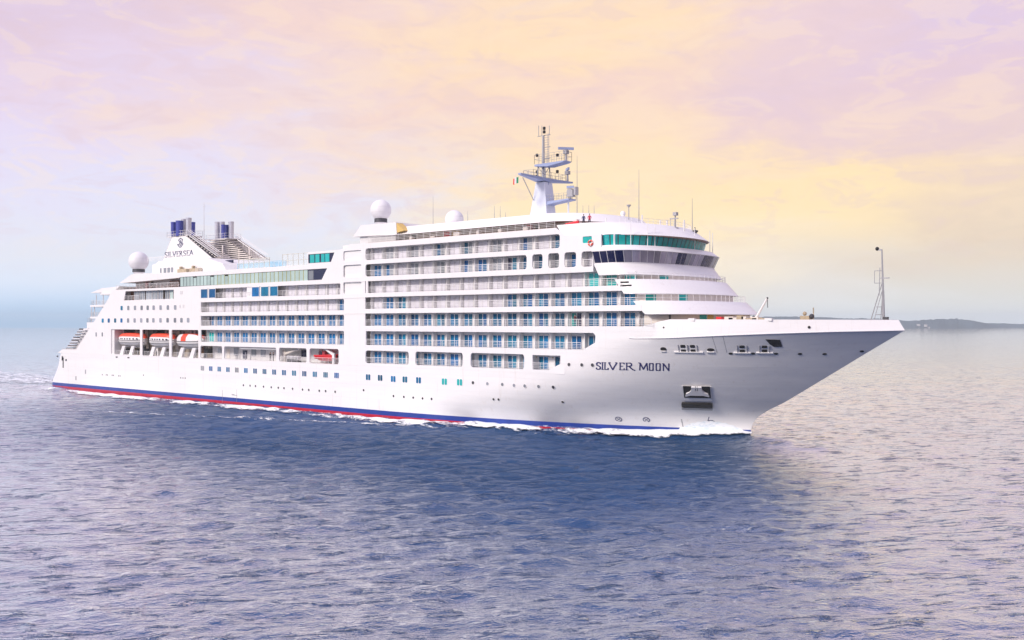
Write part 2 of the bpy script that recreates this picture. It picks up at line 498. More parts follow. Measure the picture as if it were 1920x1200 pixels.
# ------------------------------------------------------------------ plating with openings
def rr(x0, x1, z0, z1, r=0.35, n=4, c=(1, 1, 1, 1)):
    """rounded rectangle, corners: lower left, lower right, upper right, upper left"""
    out = []
    for k, (cx, cz, a0) in enumerate(((x0 + r, z0 + r, 180), (x1 - r, z0 + r, 270), (x1 - r, z1 - r, 0), (x0 + r, z1 - r, 90))):
        if not c[k]:
            out.append(((x0, z0), (x1, z0), (x1, z1), (x0, z1))[k]); continue
        for i in range(n + 1):
            t = R(a0 + 90 * i / n); out.append((cx + r * math.cos(t), cz + r * math.sin(t)))
    return out
def plate(name, outline, holes, y0, y1, m, parent=ship, label=None):
    """flat plating in the plane y, pierced by openings"""
    loops = [outline] + holes
    tris = tessellate_polygon([[Vector((x, z, 0)) for x, z in lp] for lp in loops])
    flat = [q for lp in loops for q in lp]; n = len(flat)
    v = [(x, y0, z) for x, z in flat] + [(x, y1, z) for x, z in flat]
    f = []
    for t in tris:
        a, b, c = (flat[i] for i in t)
        ar = (b[0] - a[0]) * (c[1] - a[1]) - (c[0] - a[0]) * (b[1] - a[1])
        if abs(ar) < 1e-9: continue
        t = tuple(t) if ar > 0 else (t[0], t[2], t[1])
        f.append(t); f.append((t[0] + n, t[2] + n, t[1] + n))
    i0 = 0
    for lp in loops:
        k = len(lp)
        for i in range(k):
            a, b = i0 + i, i0 + (i + 1) % k
            f.append((a, a + n, b + n, b))
        i0 += k
    mb = MB().raw(v, f)
    o = mb.build(name, m, parent, merge=False)
    bm = bmesh.new(); bm.from_mesh(o.data); bmesh.ops.recalc_face_normals(bm, faces=bm.faces); bm.to_mesh(o.data); bm.free()
    if label: o['label'] = label
    return o

YS, YI, YW = -13.5, -13.28, -11.9    # side plane, back of plating, cabin wall

# aft block
plate('side_plating', [(3.9, 9.36), (70.0, 9.36), (70.0, 24.75), (33.0, 24.75), (31.9, 24.4), (30.5, 22.7), (28.4, 21.0), (24.4, 18.05), (21.1, 15.6), (18.4, 13.5), (14.2, 10.4), (6.9, 10.3)],
      [rr(31.8, 45.3, 9.6, 15.45, 0.3), rr(46.3, 57.9, 9.55, 15.45, 0.3), rr(58.9, 69.6, 9.5, 15.45, 0.3),
       [(37.9, 22.2), (59.8, 22.2), (59.8, 24.2), (38.7, 24.3)]], YS, YI, WHITE)
# middle block with the four aft balcony rows, promenade bays and the tall pillar
AFT_ROWS = [('a0', 22.1, 24.1, 70.6, 116.6), ('a1', 19.22, 21.3, 70.6, 117.6), ('a2', 16.38, 18.42, 70.6, 117.6), ('a3', 13.0, 15.5, 70.6, 117.6)]
plate('side_plating', [(70.003, 9.36), (123.4, 9.36), (123.4, 31.0), (119.2, 31.0), (117.2, 30.2), (107.0, 30.15), (107.0, 27.85), (62.0, 27.85), (62.0, 26.87), (112.8, 26.95), (111.2, 24.9), (62.0, 24.76), (70.003, 24.74)],
      [rr(r[3], r[4], r[1], r[2], 0.25, c=(0, 0, 1, 0)) for r in AFT_ROWS] +
      [rr(70.4, 78.6, 9.5, 12.15, 0.4), rr(79.3, 97.2, 9.55, 12.15, 0.4), rr(98.1, 106.7, 9.5, 12.18, 0.4), rr(107.6, 116.1, 9.45, 12.2, 0.4),
       [(107.2, 28.08), (113.9, 28.08), (114.9, 29.75), (107.2, 29.75)],
       rr(117.4, 122.4, 28.05, 29.85, 0.35), rr(117.4, 122.4, 25.1, 27.3, 0.35), rr(117.4, 122.4, 22.2, 24.3, 0.35)], YS, YI, WHITE)
# forward block
plate('side_plating', [(123.403, 9.36), (168.0, 9.36), (168.0, 13.04), (174.0, 13.04), (174.0, 16.44), (123.403, 16.44)],
      [rr(123.5, 134.6, 9.88, 12.1, 0.45, c=(1, 1, 1, 1)), rr(136.25, 147.25, 9.88, 12.14, 0.45), rr(149.0, 160.2, 9.88, 12.17, 0.45), [(161.85, 12.1), (161.85, 9.92), (164.9, 9.9), (167.2, 10.9), (167.2, 12.1)],
       [(123.6, 13.06), (171.4, 13.06), (173.5, 14.1), (173.6, 15.1), (173.2, 15.5), (123.6, 15.5)]], YS, YI, HULLW)
FWD_BEAMS = [(123.403, 181.5, 18.6, 19.42), (123.403, 178.2, 21.45, 22.2)]
for x0, x1, z0, z1 in FWD_BEAMS:
    MB().box(x0, x1, YS, YI, z0, z1).build('deck_edge', WHITE, ship)
plate('side_plating', [(123.403, 24.27), (173.2, 24.27), (173.2, 27.3), (174.6, 27.5), (174.6, 29.6), (168.0, 29.75), (166.3, 31.0), (123.403, 31.0)],
      [rr(123.5, 167.1, 28.0, 30.05, 0.45), rr(123.5, 160.7, 25.1, 27.25, 0.45), rr(161.8, 163.8, 25.1, 27.25, 0.4), rr(164.9, 166.95, 25.1, 27.27, 0.4), rr(167.95, 170.1, 25.1, 27.27, 0.4), rr(171.1, 173.1, 25.05, 27.25, 0.4),
       rr(171.3, 172.95, 28.45, 29.4, 0.15)], YS, YI, WHITE)
MB().box(123.6, 124.1, YS + 0.01, YI, 22.2, 24.27).build('plating_post', WHITE, ship)
# horizontal rubbing strips on the pillar
for z in (18.58, 21.4, 24.25):
    MB().box(117.7, 123.4, YS - 0.05, YS, z - 0.06, z + 0.02).build('rubbing_strip', GREYW, ship)
# blank recessed panels and equipment recess of the pillar
MB().box(117.2, 122.6, YS + 0.32, YS + 0.5, 22.0, 27.5).build('recess_panel', WHITE, ship)
MB().box(117.2, 122.6, YS + 2.2, YS + 2.4, 27.9, 30.0).build('recess_wall', CREAM, ship)
pb = MB()
for xx in (118.1, 119.2): pb.box(xx, xx + 0.7, YS + 1.4, YS + 1.9, 28.7, 29.5)
pb.box(118.0, 120.6, YS + 1.0, YS + 1.6, 28.1, 28.5)
pb.build('ventilation_unit', SOOT, ship)
MB().tube((120.0, YS + .9, 28.1), (122.2, YS + .9, 29.7), .12).build('brace', WHITE, ship)

# core of the superstructure behind the balconies
core = MB()
core.prism([(14.6, 9.3), (33, 9.3), (33, 24.7), (32.4, 24.3), (31, 22.6), (28.9, 20.9), (24.9, 18.0), (21.6, 15.5), (18.9, 13.4)], YI + 0.01, 13.3)
core.box(33, 70.3, -9.2, 13.31, 9.28, 15.47)
core.box(33, 70.3, YI + 0.02, 13.32, 15.47, 22.1)
core.box(33, 70.3, YW + 0.3, 13.33, 22.1, 24.6)
core.box(70.3, 117.5, -10.4, 13.31, 9.27, 12.3)
core.box(70.3, 117.5, YW, 13.34, 12.3, 24.72)
core.box(117.5, 123.45, -10.8, 13.35, 9.26, 30.9)
core.box(123.45, 167.9, YW, 11.9, 9.25, 13.0)
core.box(123.45, 173.4, YW, 11.7, 13.0, 15.6)
core.box(123.45, 182.0, YW, 11.9, 15.6, 19.6)
core.box(123.45, 179.0, YW, 11.85, 19.6, 22.0)
core.box(123.45, 173.5, YW + 0.001, 11.9, 22.0, 29.4)
core.box(123.45, 169.0, YW + 0.001, 11.85, 29.4, 30.95)
core.box(123.45, 166.0, 11.9, 13.3, 9.3, 30.9)
core.build('superstructure_core', WALLW, ship, merge=False)
# deck slabs closing the balconies above and below
sl = []
for x0, x1, z0, z1, y1 in [(31.7, 70.2, 15.46, 16.0, -9.2), (31.7, 70.2, 9.0, 9.5, -9.2), (70.2, 117.7, 9.0, 9.44, -10.4), (70.2, 117.7, 12.2, 12.98, -10.4), (70.2, 117.7, 15.51, 16.36, YW), (70.2, 117.7, 18.43, 19.2, YW), (70.2, 117.7, 21.31, 22.08, YW), (70.2, 117.7, 24.11, 24.7, YW),
                       (37, 60.5, 21.7, 22.18, YW + .3), (37, 60.5, 24.31, 24.7, YW + .3),
                       (123.5, 168, 9.3, 9.86, YW), (123.5, 172, 12.18, 13.03, YW), (123.5, 177, 15.56, 16.40, YW), (123.5, 181.2, 18.61, 19.40, YW), (123.5, 177.6, 21.46, 22.18, YW), (123.5, 173.1, 24.28, 25.04, YW), (123.5, 173, 27.28, 27.9, YW), (123.5, 166.2, 30.06, 30.94, YW)]:
    MB().box(x0, x1, YI, y1 - 0.003, z0, z1).build('balcony_slab', WHITE, ship)

# ------------------------------------------------------------------ balcony doors, dividers, railings
def ring(mb, w, h, t, d, mull=None, mi=0):
    mb.box(0, t, -d, 0, 0, h, mi).box(w - t, w, -d, 0, 0, h, mi).box(t, w - t, -d, 0, h - t, h, mi).box(t, w - t, -d, 0, 0, t, mi)
    if mull: mb.box(mull - t * .6, mull + t * .6, -d, 0, t, h - t, mi)
    return mb
DW, DH = 1.92, 2.0
frame_me = ring(MB(), DW, DH, 0.06, 0.10, DW * 0.5).mesh('door_frame', WHITE)
CW = 2.12
cframe_me = ring(MB(), CW, DH, 0.05, 0.08, CW * 0.5).mesh('door_frame', GREYW)
pane_me = {}
for k, m in (('b', BGLASS), ('t', TGLASS), ('n', NAVY), ('g', GGLASS)):
    pane_me[k] = MB().box(0, DW / 2 - 0.10, -0.04, 0, 0.06, DH - 0.06).mesh('door_pane', m)
cp = MB()
for i in range(7):   # a curtain hanging in soft folds behind the glass
    x = i * (CW / 2 - 0.09) / 7; w = (CW / 2 - 0.09) / 7
    cp.poly([(x, -0.03, .05), (x + w / 2, -0.055, .05), (x + w / 2, -0.055, DH - .05), (x, -0.03, DH - .05)])
    cp.poly([(x + w / 2, -0.055, .05), (x + w, -0.03, .05), (x + w, -0.03, DH - .05), (x + w / 2, -0.055, DH - .05)])
pane_me['c'] = cp.mesh('door_pane', CGLASS)
doors = []     # (x, z, kind)
def fk(k): return 124.1 + 3.143 * k
def ak(k): return 71.3 + 3.086 * k
F = {'f1': (28.0, 'cmcmcmcmcmcmcb'), 'f2': (25.1, 'bmcmcmcmbmnb'), 'f3': (22.2, 'cccccccccccccccttt'), 'f4': (19.4, 'cbbcccccccbbbbbbbb'), 'f5': (16.43, 'bbbbbbbbbbbbbbobbbb'), 'f6': (13.05, 'bbbbbbbbbbbbbbbb'), 'f7': (9.88, 'bbbbbbbbbbbbbb')}
for nm, (z, s) in F.items():
    for k, ch in enumerate(s): doors.append((fk(k), z, ch))
for xx, ch in ((162.1, 'b'), (165.2, 'n'), (168.2, 'b'), (171.0, 'c')): pass
for k, ch in ((12, 'b'), (13, 'm'), (14, 'b'), (15, 'c')): doors.append((fk(k) + (-.05), 25.1, ch))
for nm, z, s in (('a0', 22.1, '  cccc   cccccc'), ('a1', 19.22, 'ccccccccccccccb'), ('a2', 16.38, 'nbbbbbbbbbbbbbb'), ('a3', 13.0, 'tbbbbbbbbbbbbbb')):
    for k, ch in enumerate(s):
        if ch != ' ': doors.append((ak(k), z, ch))
def door_parts(x, z, ch):
    """the pieces of one door as (mesh, location)"""
    jx = 0.0
    y = YW - 0.002
    if ch == 'c': return (cframe_me, (x - .1, y, z)), [(pane_me['c'], (x - .05, y, z)), (pane_me['c'], (x - .1 + CW / 2 + .04, y, z))]
    fr = (frame_me, (x, y, z))
    l, r = {'b': 'bb', 't': 'tt', 'n': 'nb', 'o': 'tn', 'm': 'bg', 'g': 'gg'}[ch]
    if ch == 'm': l = random.choice('bgg'); r = 'g'
    return fr, [(pane_me[l], (x + 0.06, y, z)), (pane_me[r], (x + DW / 2 + 0.04, y, z))]
doors.sort(key=lambda d: (d[0] - CAM[0]) ** 2 + (d[1] - CAM[2]) ** 2)
LBL = {'c': 'balcony door with pale curtains drawn', 'm': 'balcony door half curtained', 'o': 'balcony door standing open', 't': 'teal tinted balcony door', 'n': 'balcony door half open and dark'}
rest = MB(); rest_m = [WHITE, GREYW, BGLASS, TGLASS, NAVY, GGLASS, CGLASS]
for i, (x, z, ch) in enumerate(doors):
    (fm, fl), panes = door_parts(x, z, ch)
    if i < 100:
        d = inst('balcony_door', fm, ship, fl, LBL.get(ch))
        for pm, pl in panes:
            inst('pane', pm, d, tuple(a - b for a, b in zip(pl, fl)))
    else:
        for me, lc in [(fm, fl)] + panes:
            mi = rest_m.index(me.materials[0])
            rest.raw([tuple(Vector(v.co) + Vector(lc)) for v in me.vertices], [tuple(p.vertices) for p in me.polygons], mi)
o = rest.build('balcony_doors', rest_m, ship); o['kind'] = 'stuff'
# dividers between neighbouring balconies
div_me = {}
divs = []
HT = {28.0: 2.05, 25.1: 2.15, 22.2: 2.1, 19.4: 2.05, 16.43: 2.15, 13.05: 2.45, 9.88: 2.22, 22.1: 2.0, 19.22: 2.08, 16.38: 2.04, 13.0: 2.48}
for x, z, ch in doors:
    if z == 9.88 and x > 160: continue
    divs.append((x - 0.2, z))
for i, (x, z) in enumerate(divs):
    h = HT[z]; dd = .75 if x > 120 else .45
    if (h, dd) not in div_me: div_me[(h, dd)] = MB().box(-0.03, 0.03, -dd, 0, 0.0, h - 0.02).mesh('balcony_divider', WALLW)
    if i < 100: inst('balcony_divider', div_me[(h, dd)], ship, (x, YW - 0.004, z))
rest = MB()
for x, z in divs[100:]: rest.box(x - .03, x + .03, YW - (.75 if x > 120 else .45), YW - .004, z, z + HT[z] - .02)
o = rest.build('balcony_dividers', WALLW, ship); o['kind'] = 'stuff'
# wall lamps beside the doors of the nearer rows
lamp_me = MB().box(0, .14, -.1, 0, 0, .16).mesh('wall_lamp', FREE)
for x, z, ch in [d for d in doors if d[2] in 'bt'][:90]:
    inst('wall_lamp', lamp_me, ship, (x - .55, YW - .004, z + 1.75))
def railing(x0, x1, z, y=YS + 0.10, h=1.02, bars=(0.28, 0.52, 0.76), step=1.55, parent=ship, m=WHITE, r=0.036):
    mb = MB()
    mb.box(x0, x1, y - .045, y + .045, z + h - .035, z + h + .035)
    for b in bars: mb.box(x0, x1, y - .018, y + .018, z + b - .02, z + b + .02)
    n = max(1, int(round((x1 - x0) / step)))
    for i in range(n + 1):
        x = x0 + (x1 - x0) * i / n
        mb.box(x - r * .6, x + r * .6, y - .02, y + .02, z, z + h)
    return mb.build('railing', m, parent)
for x0, x1, z in [(123.6, 167, 28.0), (123.6, 160.6, 25.1), (124.1, 177.2, 22.2), (123.5, 180.6, 19.42), (123.5, 183.0, 16.44), (123.7, 170.9, 13.05), (123.7, 134.5, 9.88), (136.4, 147.1, 9.88), (149.2, 160.1, 9.88), (161.9, 166, 9.9), (161.9, 163.7, 25.1), (165, 166.9, 25.1), (168, 170, 25.1), (171.2, 173, 25.05),
                  (70.7, 116.4, 22.1), (70.7, 117.5, 19.22), (70.7, 117.5, 16.38), (70.7, 117.5, 13.0)]:
    railing(x0, x1, z)

# flush blue window panels of row a0
pw = []
for a, b in ((376, 389), (391.5, 404), (472, 486), (489, 503.5), (506, 521)):
    xa, za = S(a, 550); xb, zb = S(b, 550)
    w = empty('cabin_window', (xa, YS + 0.05, 22.12), parent=ship)
    ring(MB(), xb - xa, 1.98, 0.08, 0.06).build('window_frame', WHITE, w)
    MB().box(0.08, (xb - xa) / 2 - .02, -.02, 0, .08, 1.9).box((xb - xa) / 2 + .02, xb - xa - .08, -.02, 0, .08, 1.9).build('pane', BGLASS, w)
MB().box(70.6, 75.6, YS + .12, YS + .2, 22.1, 24.1).build('recess_panel', WHITE, ship)
MB().box(87.2, 96.3, YS + .12, YS + .2, 22.1, 24.1).build('recess_panel', WHITE, ship)

# hull windows and portholes
def window(name, px, py, w, h, m, nm=1, r=0.12, n=3, o=0.0):
    x, z = S(px, py)
    fr = MB(); a = rr(x - w / 2 - .05, x + w / 2 + .05, z - h / 2 - .05, z + h / 2 + .05, r, n)
    fr.prism(a, YS - 0.035, YS - 0.001)
    f = fr.build(name, WHITE, ship)
    p = MB(); g = w / nm
    for i in range(nm):
        p.prism(rr(x - w / 2 + i * g + (.05 if i else 0), x - w / 2 + (i + 1) * g - (.05 if i < nm - 1 else 0), z - h / 2, z + h / 2, min(r, g * .3), n), YS - 0.05, YS - 0.036)
    p.build('pane', m, f)
    return f
for i in range(15):
    x = 71.6 + i * (115.9 - 71.6) / 14 - .55
    px, py = PX(x + .2, YS, 7.42)
    window('hull_window', px, py, 1.22, 1.0, BGLASS if i > 4 else (GGLASS if i in (0, 4) else BGLASS), 3)
for px, py in ((690.5, 707.2), (713, 708.5), (737.5, 710.5), (759.5, 711.5), (785, 713), (833.5, 715.5), (862, 716.8)):
    window('hull_window', px, py, 1.15, 1.02, BGLASS if px < 830 else TGLASS, 2, 0.2)
for i, v in enumerate((890, 965, 1040, 1115, 1183, 1250, 1328, 1410, 1492)):
    window('hull_window', 80 + v / 6, 577.6 - i * .15, 1.0, 1.02, BGLASS if i == 0 else GGLASS, 1, 0.2)
for i, v in enumerate((677, 745, 817, 888, 962, 1036, 1110, 1180, 1247, 1327, 1407, 1490, 1563, 1638)):
    window('hull_window', 80 + v / 6, 601 - i * .05, 1.0, 1.0, BGLASS if i < 4 else GGLASS, 1, 0.2)
for px in (180.5, 192): window('hull_window', px, 627, 0.62, 1.0, GGLASS, 1, 0.28, 5)
def porthole(px, py, r, m=DARK):
    mb = MB(); pts = [(r * math.cos(2 * math.pi * k / 12), r * math.sin(2 * math.pi * k / 12)) for k in range(12)]
    hull_patch(mb, px, py, [(a * 1.3, b * 1.3) for a, b in pts], 0.0, 0.03)
    hull_patch(mb, px, py, pts, 0.03, 0.05, 1)
    mb.build('porthole', [WHITE, m], ship)
for v, w in ((580, 733), (655, 738), (716, 743), (806, 750), (893, 756), (972, 762), (1036, 766), (1133, 773), (1245, 782), (1315, 786), (1433, 796), (1505, 800), (1612, 807)):
    porthole(360 + v / 6, 600 + w / 6, 0.22, SOOT)
for px, py in ((887, 717.5), (914, 719.4), (942, 720.7), (964, 722.6), (984, 723.5), (1010, 724.7), (1037.5, 726), (1067, 683.5), (1091, 684.2), (1111, 684.5)):
    porthole(px, py, 0.26, SOOT if px % 2 else GGLASS)
for px, py in ((738, 742.5), (757.5, 744.2), (775, 745.5), (792.5, 747), (809.5, 748), (925.5, 748.5), (935, 749), (1055, 753.5), (682, 731.5)):
    porthole(px, py, 0.2, DARK)
for v, w in ((672, 855), (716, 857), (730, 858), (783, 861), (798, 862), (856, 868), (873, 869), (1135, 860), (1555, 890), (1580, 892), (1605, 894)):
    porthole(80 + v / 6, 560 + w / 6, 0.16, SOOT)
for px, py in ((219, 669.5), (241, 670.5)):
    window('vent_opening', px, py, .9, .3, SOOT, 1, .05)
for px, py in ((340, 548.3), (337.5, 574.5), (344, 574.2)):
    window('vent_opening', px, py, 1.1 if px == 340 else .5, .7, GREYW, 1, .05)

# aft deck windows behind the slanted opening
t = MB(); 
MB().box(37.5, 60, YW + .28, YW + .32, 22.1, 24.4).build('recess_wall', BROWN, ship)
for a, b in ((252, 262), (263, 272), (274, 285), (286, 296), (297, 306), (310, 318), (319, 325)):
    xa = S(a, 550, -12.6)[0]; xb = S(b, 550, -12.6)[0]
    f = ring(MB(), xb - xa, 2.0, .07, .05, (xb - xa) / 2).build('cabin_window', WHITE, ship, loc=(xa, -12.6, 22.2))
    MB().box(.07, xb - xa - .07, -.03, -.005, .07, 1.93).build('pane', GGLASS if a < 318 else PGLASS, f)
railing(38.2, 44.5, 22.2)

# long glazed gallery of the pool deck
MB().box(62.0, 111.0, YW + .6, YW + .8, 24.76, 26.9).build('gallery_wall', CREAM, ship)
MB().box(62.0, 112.7, -13.05, 12.9, 26.88, 27.84).build('gallery_roof', WHITE, ship)
MB().box(34.0, 112.0, -13.0, 13.0, 24.6, 24.755).build('pool_deck', TEAK, ship)
nG = 34; x0g, x1g = 62.2, 106.9
for i in range(nG):
    xa = x0g + (x1g - x0g) * i / nG; xb = x0g + (x1g - x0g) * (i + 1) / nG
    yel = i > 10
    f = MB().box(xa - .07, xa + .07, -13.38, -13.30, 24.77, 26.88).box(xa + .07, xb - .07, -13.37, -13.32, 24.77, 24.86).build('gallery_window', OLIVE if yel else SOOT, ship)
    MB().box(xa + .07, xb - .07, -13.355, -13.325, 24.86, 26.86 - (.3 if i in (4, 9, 13) else 0)).build('pane', PGLASS, f)
MB().prism([(106.9, 24.9), (111.1, 24.95), (112.6, 26.88), (106.9, 26.88)], YS + .16, YS + .2).build('gallery_end_window', NAVY, ship)
MB().box(107.1, 108.6, YS + .13, YS + .16, 25.0, 26.7).build('gallery_door', GGLASS, ship)
g2 = MB().prism([(107.1, 28.0), (113.8, 28.0), (114.9, 29.8), (107.1, 29.8)], YS + .14, YS + .2).build('observation_window', NAVY, ship)
for a, b in ((107.6, 108.9), (109.2, 110.4), (110.9, 111.9), (112.1, 113.3)):
    MB().box(a, b, YS + .11, YS + .14, 28.15, 29.65).build('pane', TGLASS, g2)
MB().box(107.1, 118, YS + .25, 13.0, 27.85, 30.1).box(117, 123.4, YS + .26, 13.0, 27.86, 30.9).build('gym_house', WHITE, ship)
# glass windbreaks and rails on the gallery roof
wb = MB()
for xa, xb, h in ((84, 94.5, 1.9), (98.8, 107, 2.3)):
    n = int((xb - xa) / 1.6)
    for i in range(n + 1):
        x = xa + (xb - xa) * i / n
        wb.box(x - .05, x + .05, -13.2, -13.1, 27.85, 27.85 + h)
    wb.box(xa, xb, -13.2, -13.1, 27.85 + h - .1, 27.85 + h); wb.box(xa, xb, -13.19, -13.11, 28.85, 28.92)
wbo = wb.build('windbreak', mat('pale_yellow_paint', (0.72, 0.70, 0.60), .5), ship)
MB().box(84, 94.5, -13.16, -13.14, 27.9, 29.6).box(98.8, 107, -13.16, -13.14, 27.9, 30.0).build('pane', mat('clear_glass', (0.8, 0.85, 0.85), .05, alpha=0.25), wbo)
railing(94.5, 98.8, 27.85, y=-13.1)
railing(68, 84, 27.85, y=-13.1)

# ------------------------------------------------------------------ curved forward tiers
def fcurve(x0, xa, xf, hw, n=2.1, N=40):
    pts = [(x0, -hw)] if x0 < xa - .01 else []
    for i in range(N + 1):
        t = math.pi * i / N
        cs, sn = math.cos(t), math.sin(t)
        pts.append((xa + (xf - xa) * abs(sn) ** (2 / n), -hw * math.copysign(abs(cs) ** (2 / n), cs)))
    if x0 < xa - .01: pts.append((x0, hw))
    return pts
def tier(name, c0, z0, c1, z1, m=WHITE, label=None):
    n = len(c0)
    v = [(x, y, z0) for x, y in c0] + [(x, y, z1) for x, y in c1]
    f = [(i, i + 1, i + 1 + n, i + n) for i in range(n - 1)] + [(n - 1, 0, n, 2 * n - 1), tuple(range(n - 1, -1, -1)), tuple(range(n, 2 * n))]
    return MB().raw(v, f).build(name, m, ship, sharp=32, label=label)
def resample(c, n):
    c = np.array(c); d = np.r_[0, np.cumsum(np.hypot(*np.diff(c, axis=0).T))]
    t = np.linspace(0, d[-1], n)
    return np.c_[np.interp(t, d, c[:, 0]), np.interp(t, d, c[:, 1])], d[-1]
def curve_panel(mb, c0, z0, c1, z1, s0, s1, off, mi=0, seg=2):
    """panel lying on a tier's side between fractions s0 and s1 of its length"""
    N = 401
    a, _ = resample(c0, N); b, _ = resample(c1, N)
    rows = []
    for k in range(seg + 1):
        f = (s0 + (s1 - s0) * k / seg) * (N - 1); i = int(min(f, N - 2)); w = f - i
        p = a[i] * (1 - w) + a[i + 1] * w; q = b[i] * (1 - w) + b[i + 1] * w
        tg = a[min(i + 3, N - 1)] - a[max(i - 3, 0)]; nn = np.array([tg[1], -tg[0]]); nn /= np.hypot(*nn)
        p = p + nn * off; q = q + nn * off
        rows.append(((p[0], p[1], z0), (q[0], q[1], z1)))
    for k in range(seg):
        mb.poly([rows[k][0], rows[k + 1][0], rows[k + 1][1], rows[k][1]], mi)
def frac_at(c, z, px):
    """fraction of a tier's length whose sight lies at this photo column (starboard half first)"""
    pts, _ = resample(c, 800)
    pr = [PX(x, y, z)[0] for x, y in pts]
    for i in range(799):
        if pr[i] <= px <= pr[i + 1]: return i / 799
    return 0.5

# T4 and T3 terraces: raked white aprons with recessed walls behind
t4b, t4t = fcurve(182, 182, 189.4, 13.5), fcurve(180, 180, 187.2, 13.5)
tier('terrace_apron', t4b, 18.12, t4t, 20.0, HULLW)
t3b, t3t = fcurve(178.5, 178.5, 185.9, 13.5), fcurve(176.9, 176.9, 183.7, 13.5)
tier('terrace_apron', t3b, 21.0, t3t, 23.08, HULLW)
t2b, t2t = fcurve(174.2, 177.0, 182.3, 13.55), fcurve(173.3, 175.6, 181.0, 13.5)
tier('bridge_apron', t2b, 23.72, t2t, 25.35, HULLW)
w5 = fcurve(181, 182, 187.9, 12.2); tier('front_wall', w5, 16.31, w5, 18.13, CREAM)
w4 = fcurve(178, 179.0, 185.2, 11.92); tier('front_wall', w4, 19.9, w4, 21.05, CREAM)
w3 = fcurve(176, 177.0, 182.0, 11.92); tier('front_wall', w3, 23.0, w3, 23.75, CREAM)
for c, z0, z1, a, b in ((w4, 20.02, 20.95, 1211, 1230), (w4, 20.02, 20.95, 1273, 1289), (w3, 23.1, 23.68, 1175, 1194), (w3, 23.1, 23.68, 1237, 1253), (w5, 16.5, 18.05, 1312, 1325)):
    s0, s1 = frac_at(c, z0, a), frac_at(c, z0, b)
    mb = MB(); curve_panel(mb, c, z0, c, z1, s0, s1, 0.04)
    mb.build('front_window', TGLASS, ship)
for c, z0, z1, a, b, m, nm in ((w5, 16.5, 18.05, 1254.5, 1258, SOOT, 'front_door'), (w5, 16.5, 18.05, 1326.5, 1338, FREE, 'front_panel')):
    mb = MB(); curve_panel(mb, c, z0, c, z1, frac_at(c, z0, a), frac_at(c, z0, b), .04); mb.build(nm, m, ship)
for a, b, y in ((1164, 1179, 529.2), (1164, 1184.5, 535.5)):
    z = S(a, y)[1]; mb = MB()
    zz = (z - 21.0) / 2.08
    cc = [((1 - zz) * p[0] + zz * q[0], (1 - zz) * p[1] + zz * q[1]) for p, q in zip(t3b, t3t)]
    curve_panel(mb, cc, z - .12, cc, z + .12, frac_at(cc, z, a), frac_at(cc, z, b), .05); mb.build('mooring_slot', DARK, ship)
# terrace rails
def crail(c, z, s0, s1, h=0.9, n=26, inset=.25):
    pts, _ = resample(c, 401); mb = MB(); P = []
    for i in range(n + 1):
        f = int((s0 + (s1 - s0) * i / n) * 400); tg = pts[min(f + 2, 400)] - pts[max(f - 2, 0)]
        nn = np.array([tg[1], -tg[0]]); nn /= np.hypot(*nn); p = pts[f] - nn * inset
        P.append((p[0], p[1])); mb.box(p[0] - .02, p[0] + .02, p[1] - .02, p[1] + .02, z, z + h)
    for hh in (h, h * .5):
        mb.path([(x, y, z + hh) for x, y in P], .025, 4)
    return mb.build('railing', WHITE, ship)
crail(t4t, 20.0, 0.02, 0.98); crail(t3t, 23.08, 0.02, 0.98)

# bridge
bb, bt = fcurve(173.35, 175.2, 180.6, 13.2, 2.4), fcurve(173.15, 175.8, 181.4, 13.72, 2.4)
tier('bridge_house', bb, 25.3, bt, 27.2, WHITE)
cb, ct = fcurve(173.2, 175.9, 181.5, 13.74, 2.4), fcurve(174.0, 175.4, 180.6, 13.3, 2.2)
tier('bridge_roof_band', cb, 27.2, ct, 27.98, HULLW)
tier('bridge_sill', fcurve(173.4, 175.3, 180.8, 13.3, 2.4), 25.33, fcurve(173.38, 175.25, 180.75, 13.27, 2.4), 25.5, GREYW)
def lerpc(a, b, f): return [((1 - f) * p[0] + f * q[0], (1 - f) * p[1] + f * q[1]) for p, q in zip(a, b)]
bb2, bt2 = lerpc(bb, bt, (25.52 - 25.3) / 1.9), lerpc(bb, bt, (27.12 - 25.3) / 1.9)
nB = 30
for i in range(nB):
    s0, s1 = i / nB, (i + 1) / nB
    g = 0.0013
    mb = MB(); curve_panel(mb, bb2, 25.52, bt2, 27.12, s0 + g, s1 - g, .035)
    # the panel is a little lower than the tier so read its own slice of the wall
    m = NAVY if i in (0, 1, 2, 3, 12, 13, 18, 19, 20) else (GGLASS if i in (14, 21, 22, 23) else LGLASS)
    mb.build('bridge_window', m, ship)
# lounge above the bridge
ob, ot = fcurve(172.6, 174.4, 179.2, 12.8, 2.0), fcurve(172.6, 174.7, 179.75, 13.0, 2.0)
tier('lounge_house', ob, 27.95, ot, 29.55, SOOT)
MB().box(172.7, 174.35, -12.95, -12.78, 27.95, 29.55).build('lounge_side_panel', CREAM, ship)
nO = 26
for i in range(nO):
    s0, s1 = .055 + .89 * i / nO, .055 + .89 * (i + 1) / nO
    mb = MB(); curve_panel(mb, ob, 28.0, ot, 29.5, s0 + .0025, s1 - .0025, .03)
    mb.build('lounge_window', TGLASS, ship)
pts_ob, _ = resample(ob, 401); pts_ot, _ = resample(ot, 401)
kk = int(frac_at(ob, 28.0, 1153) * 400)
MB().tube((pts_ob[kk][0] + .05, pts_ob[kk][1] - .1, 27.95), (pts_ot[kk][0] + .1, pts_ot[kk][1] - .1, 29.5), .13).build('corner_post', WHITE, ship)
for i in (1, 2, 6, 9, 13): pass
mp = MB()
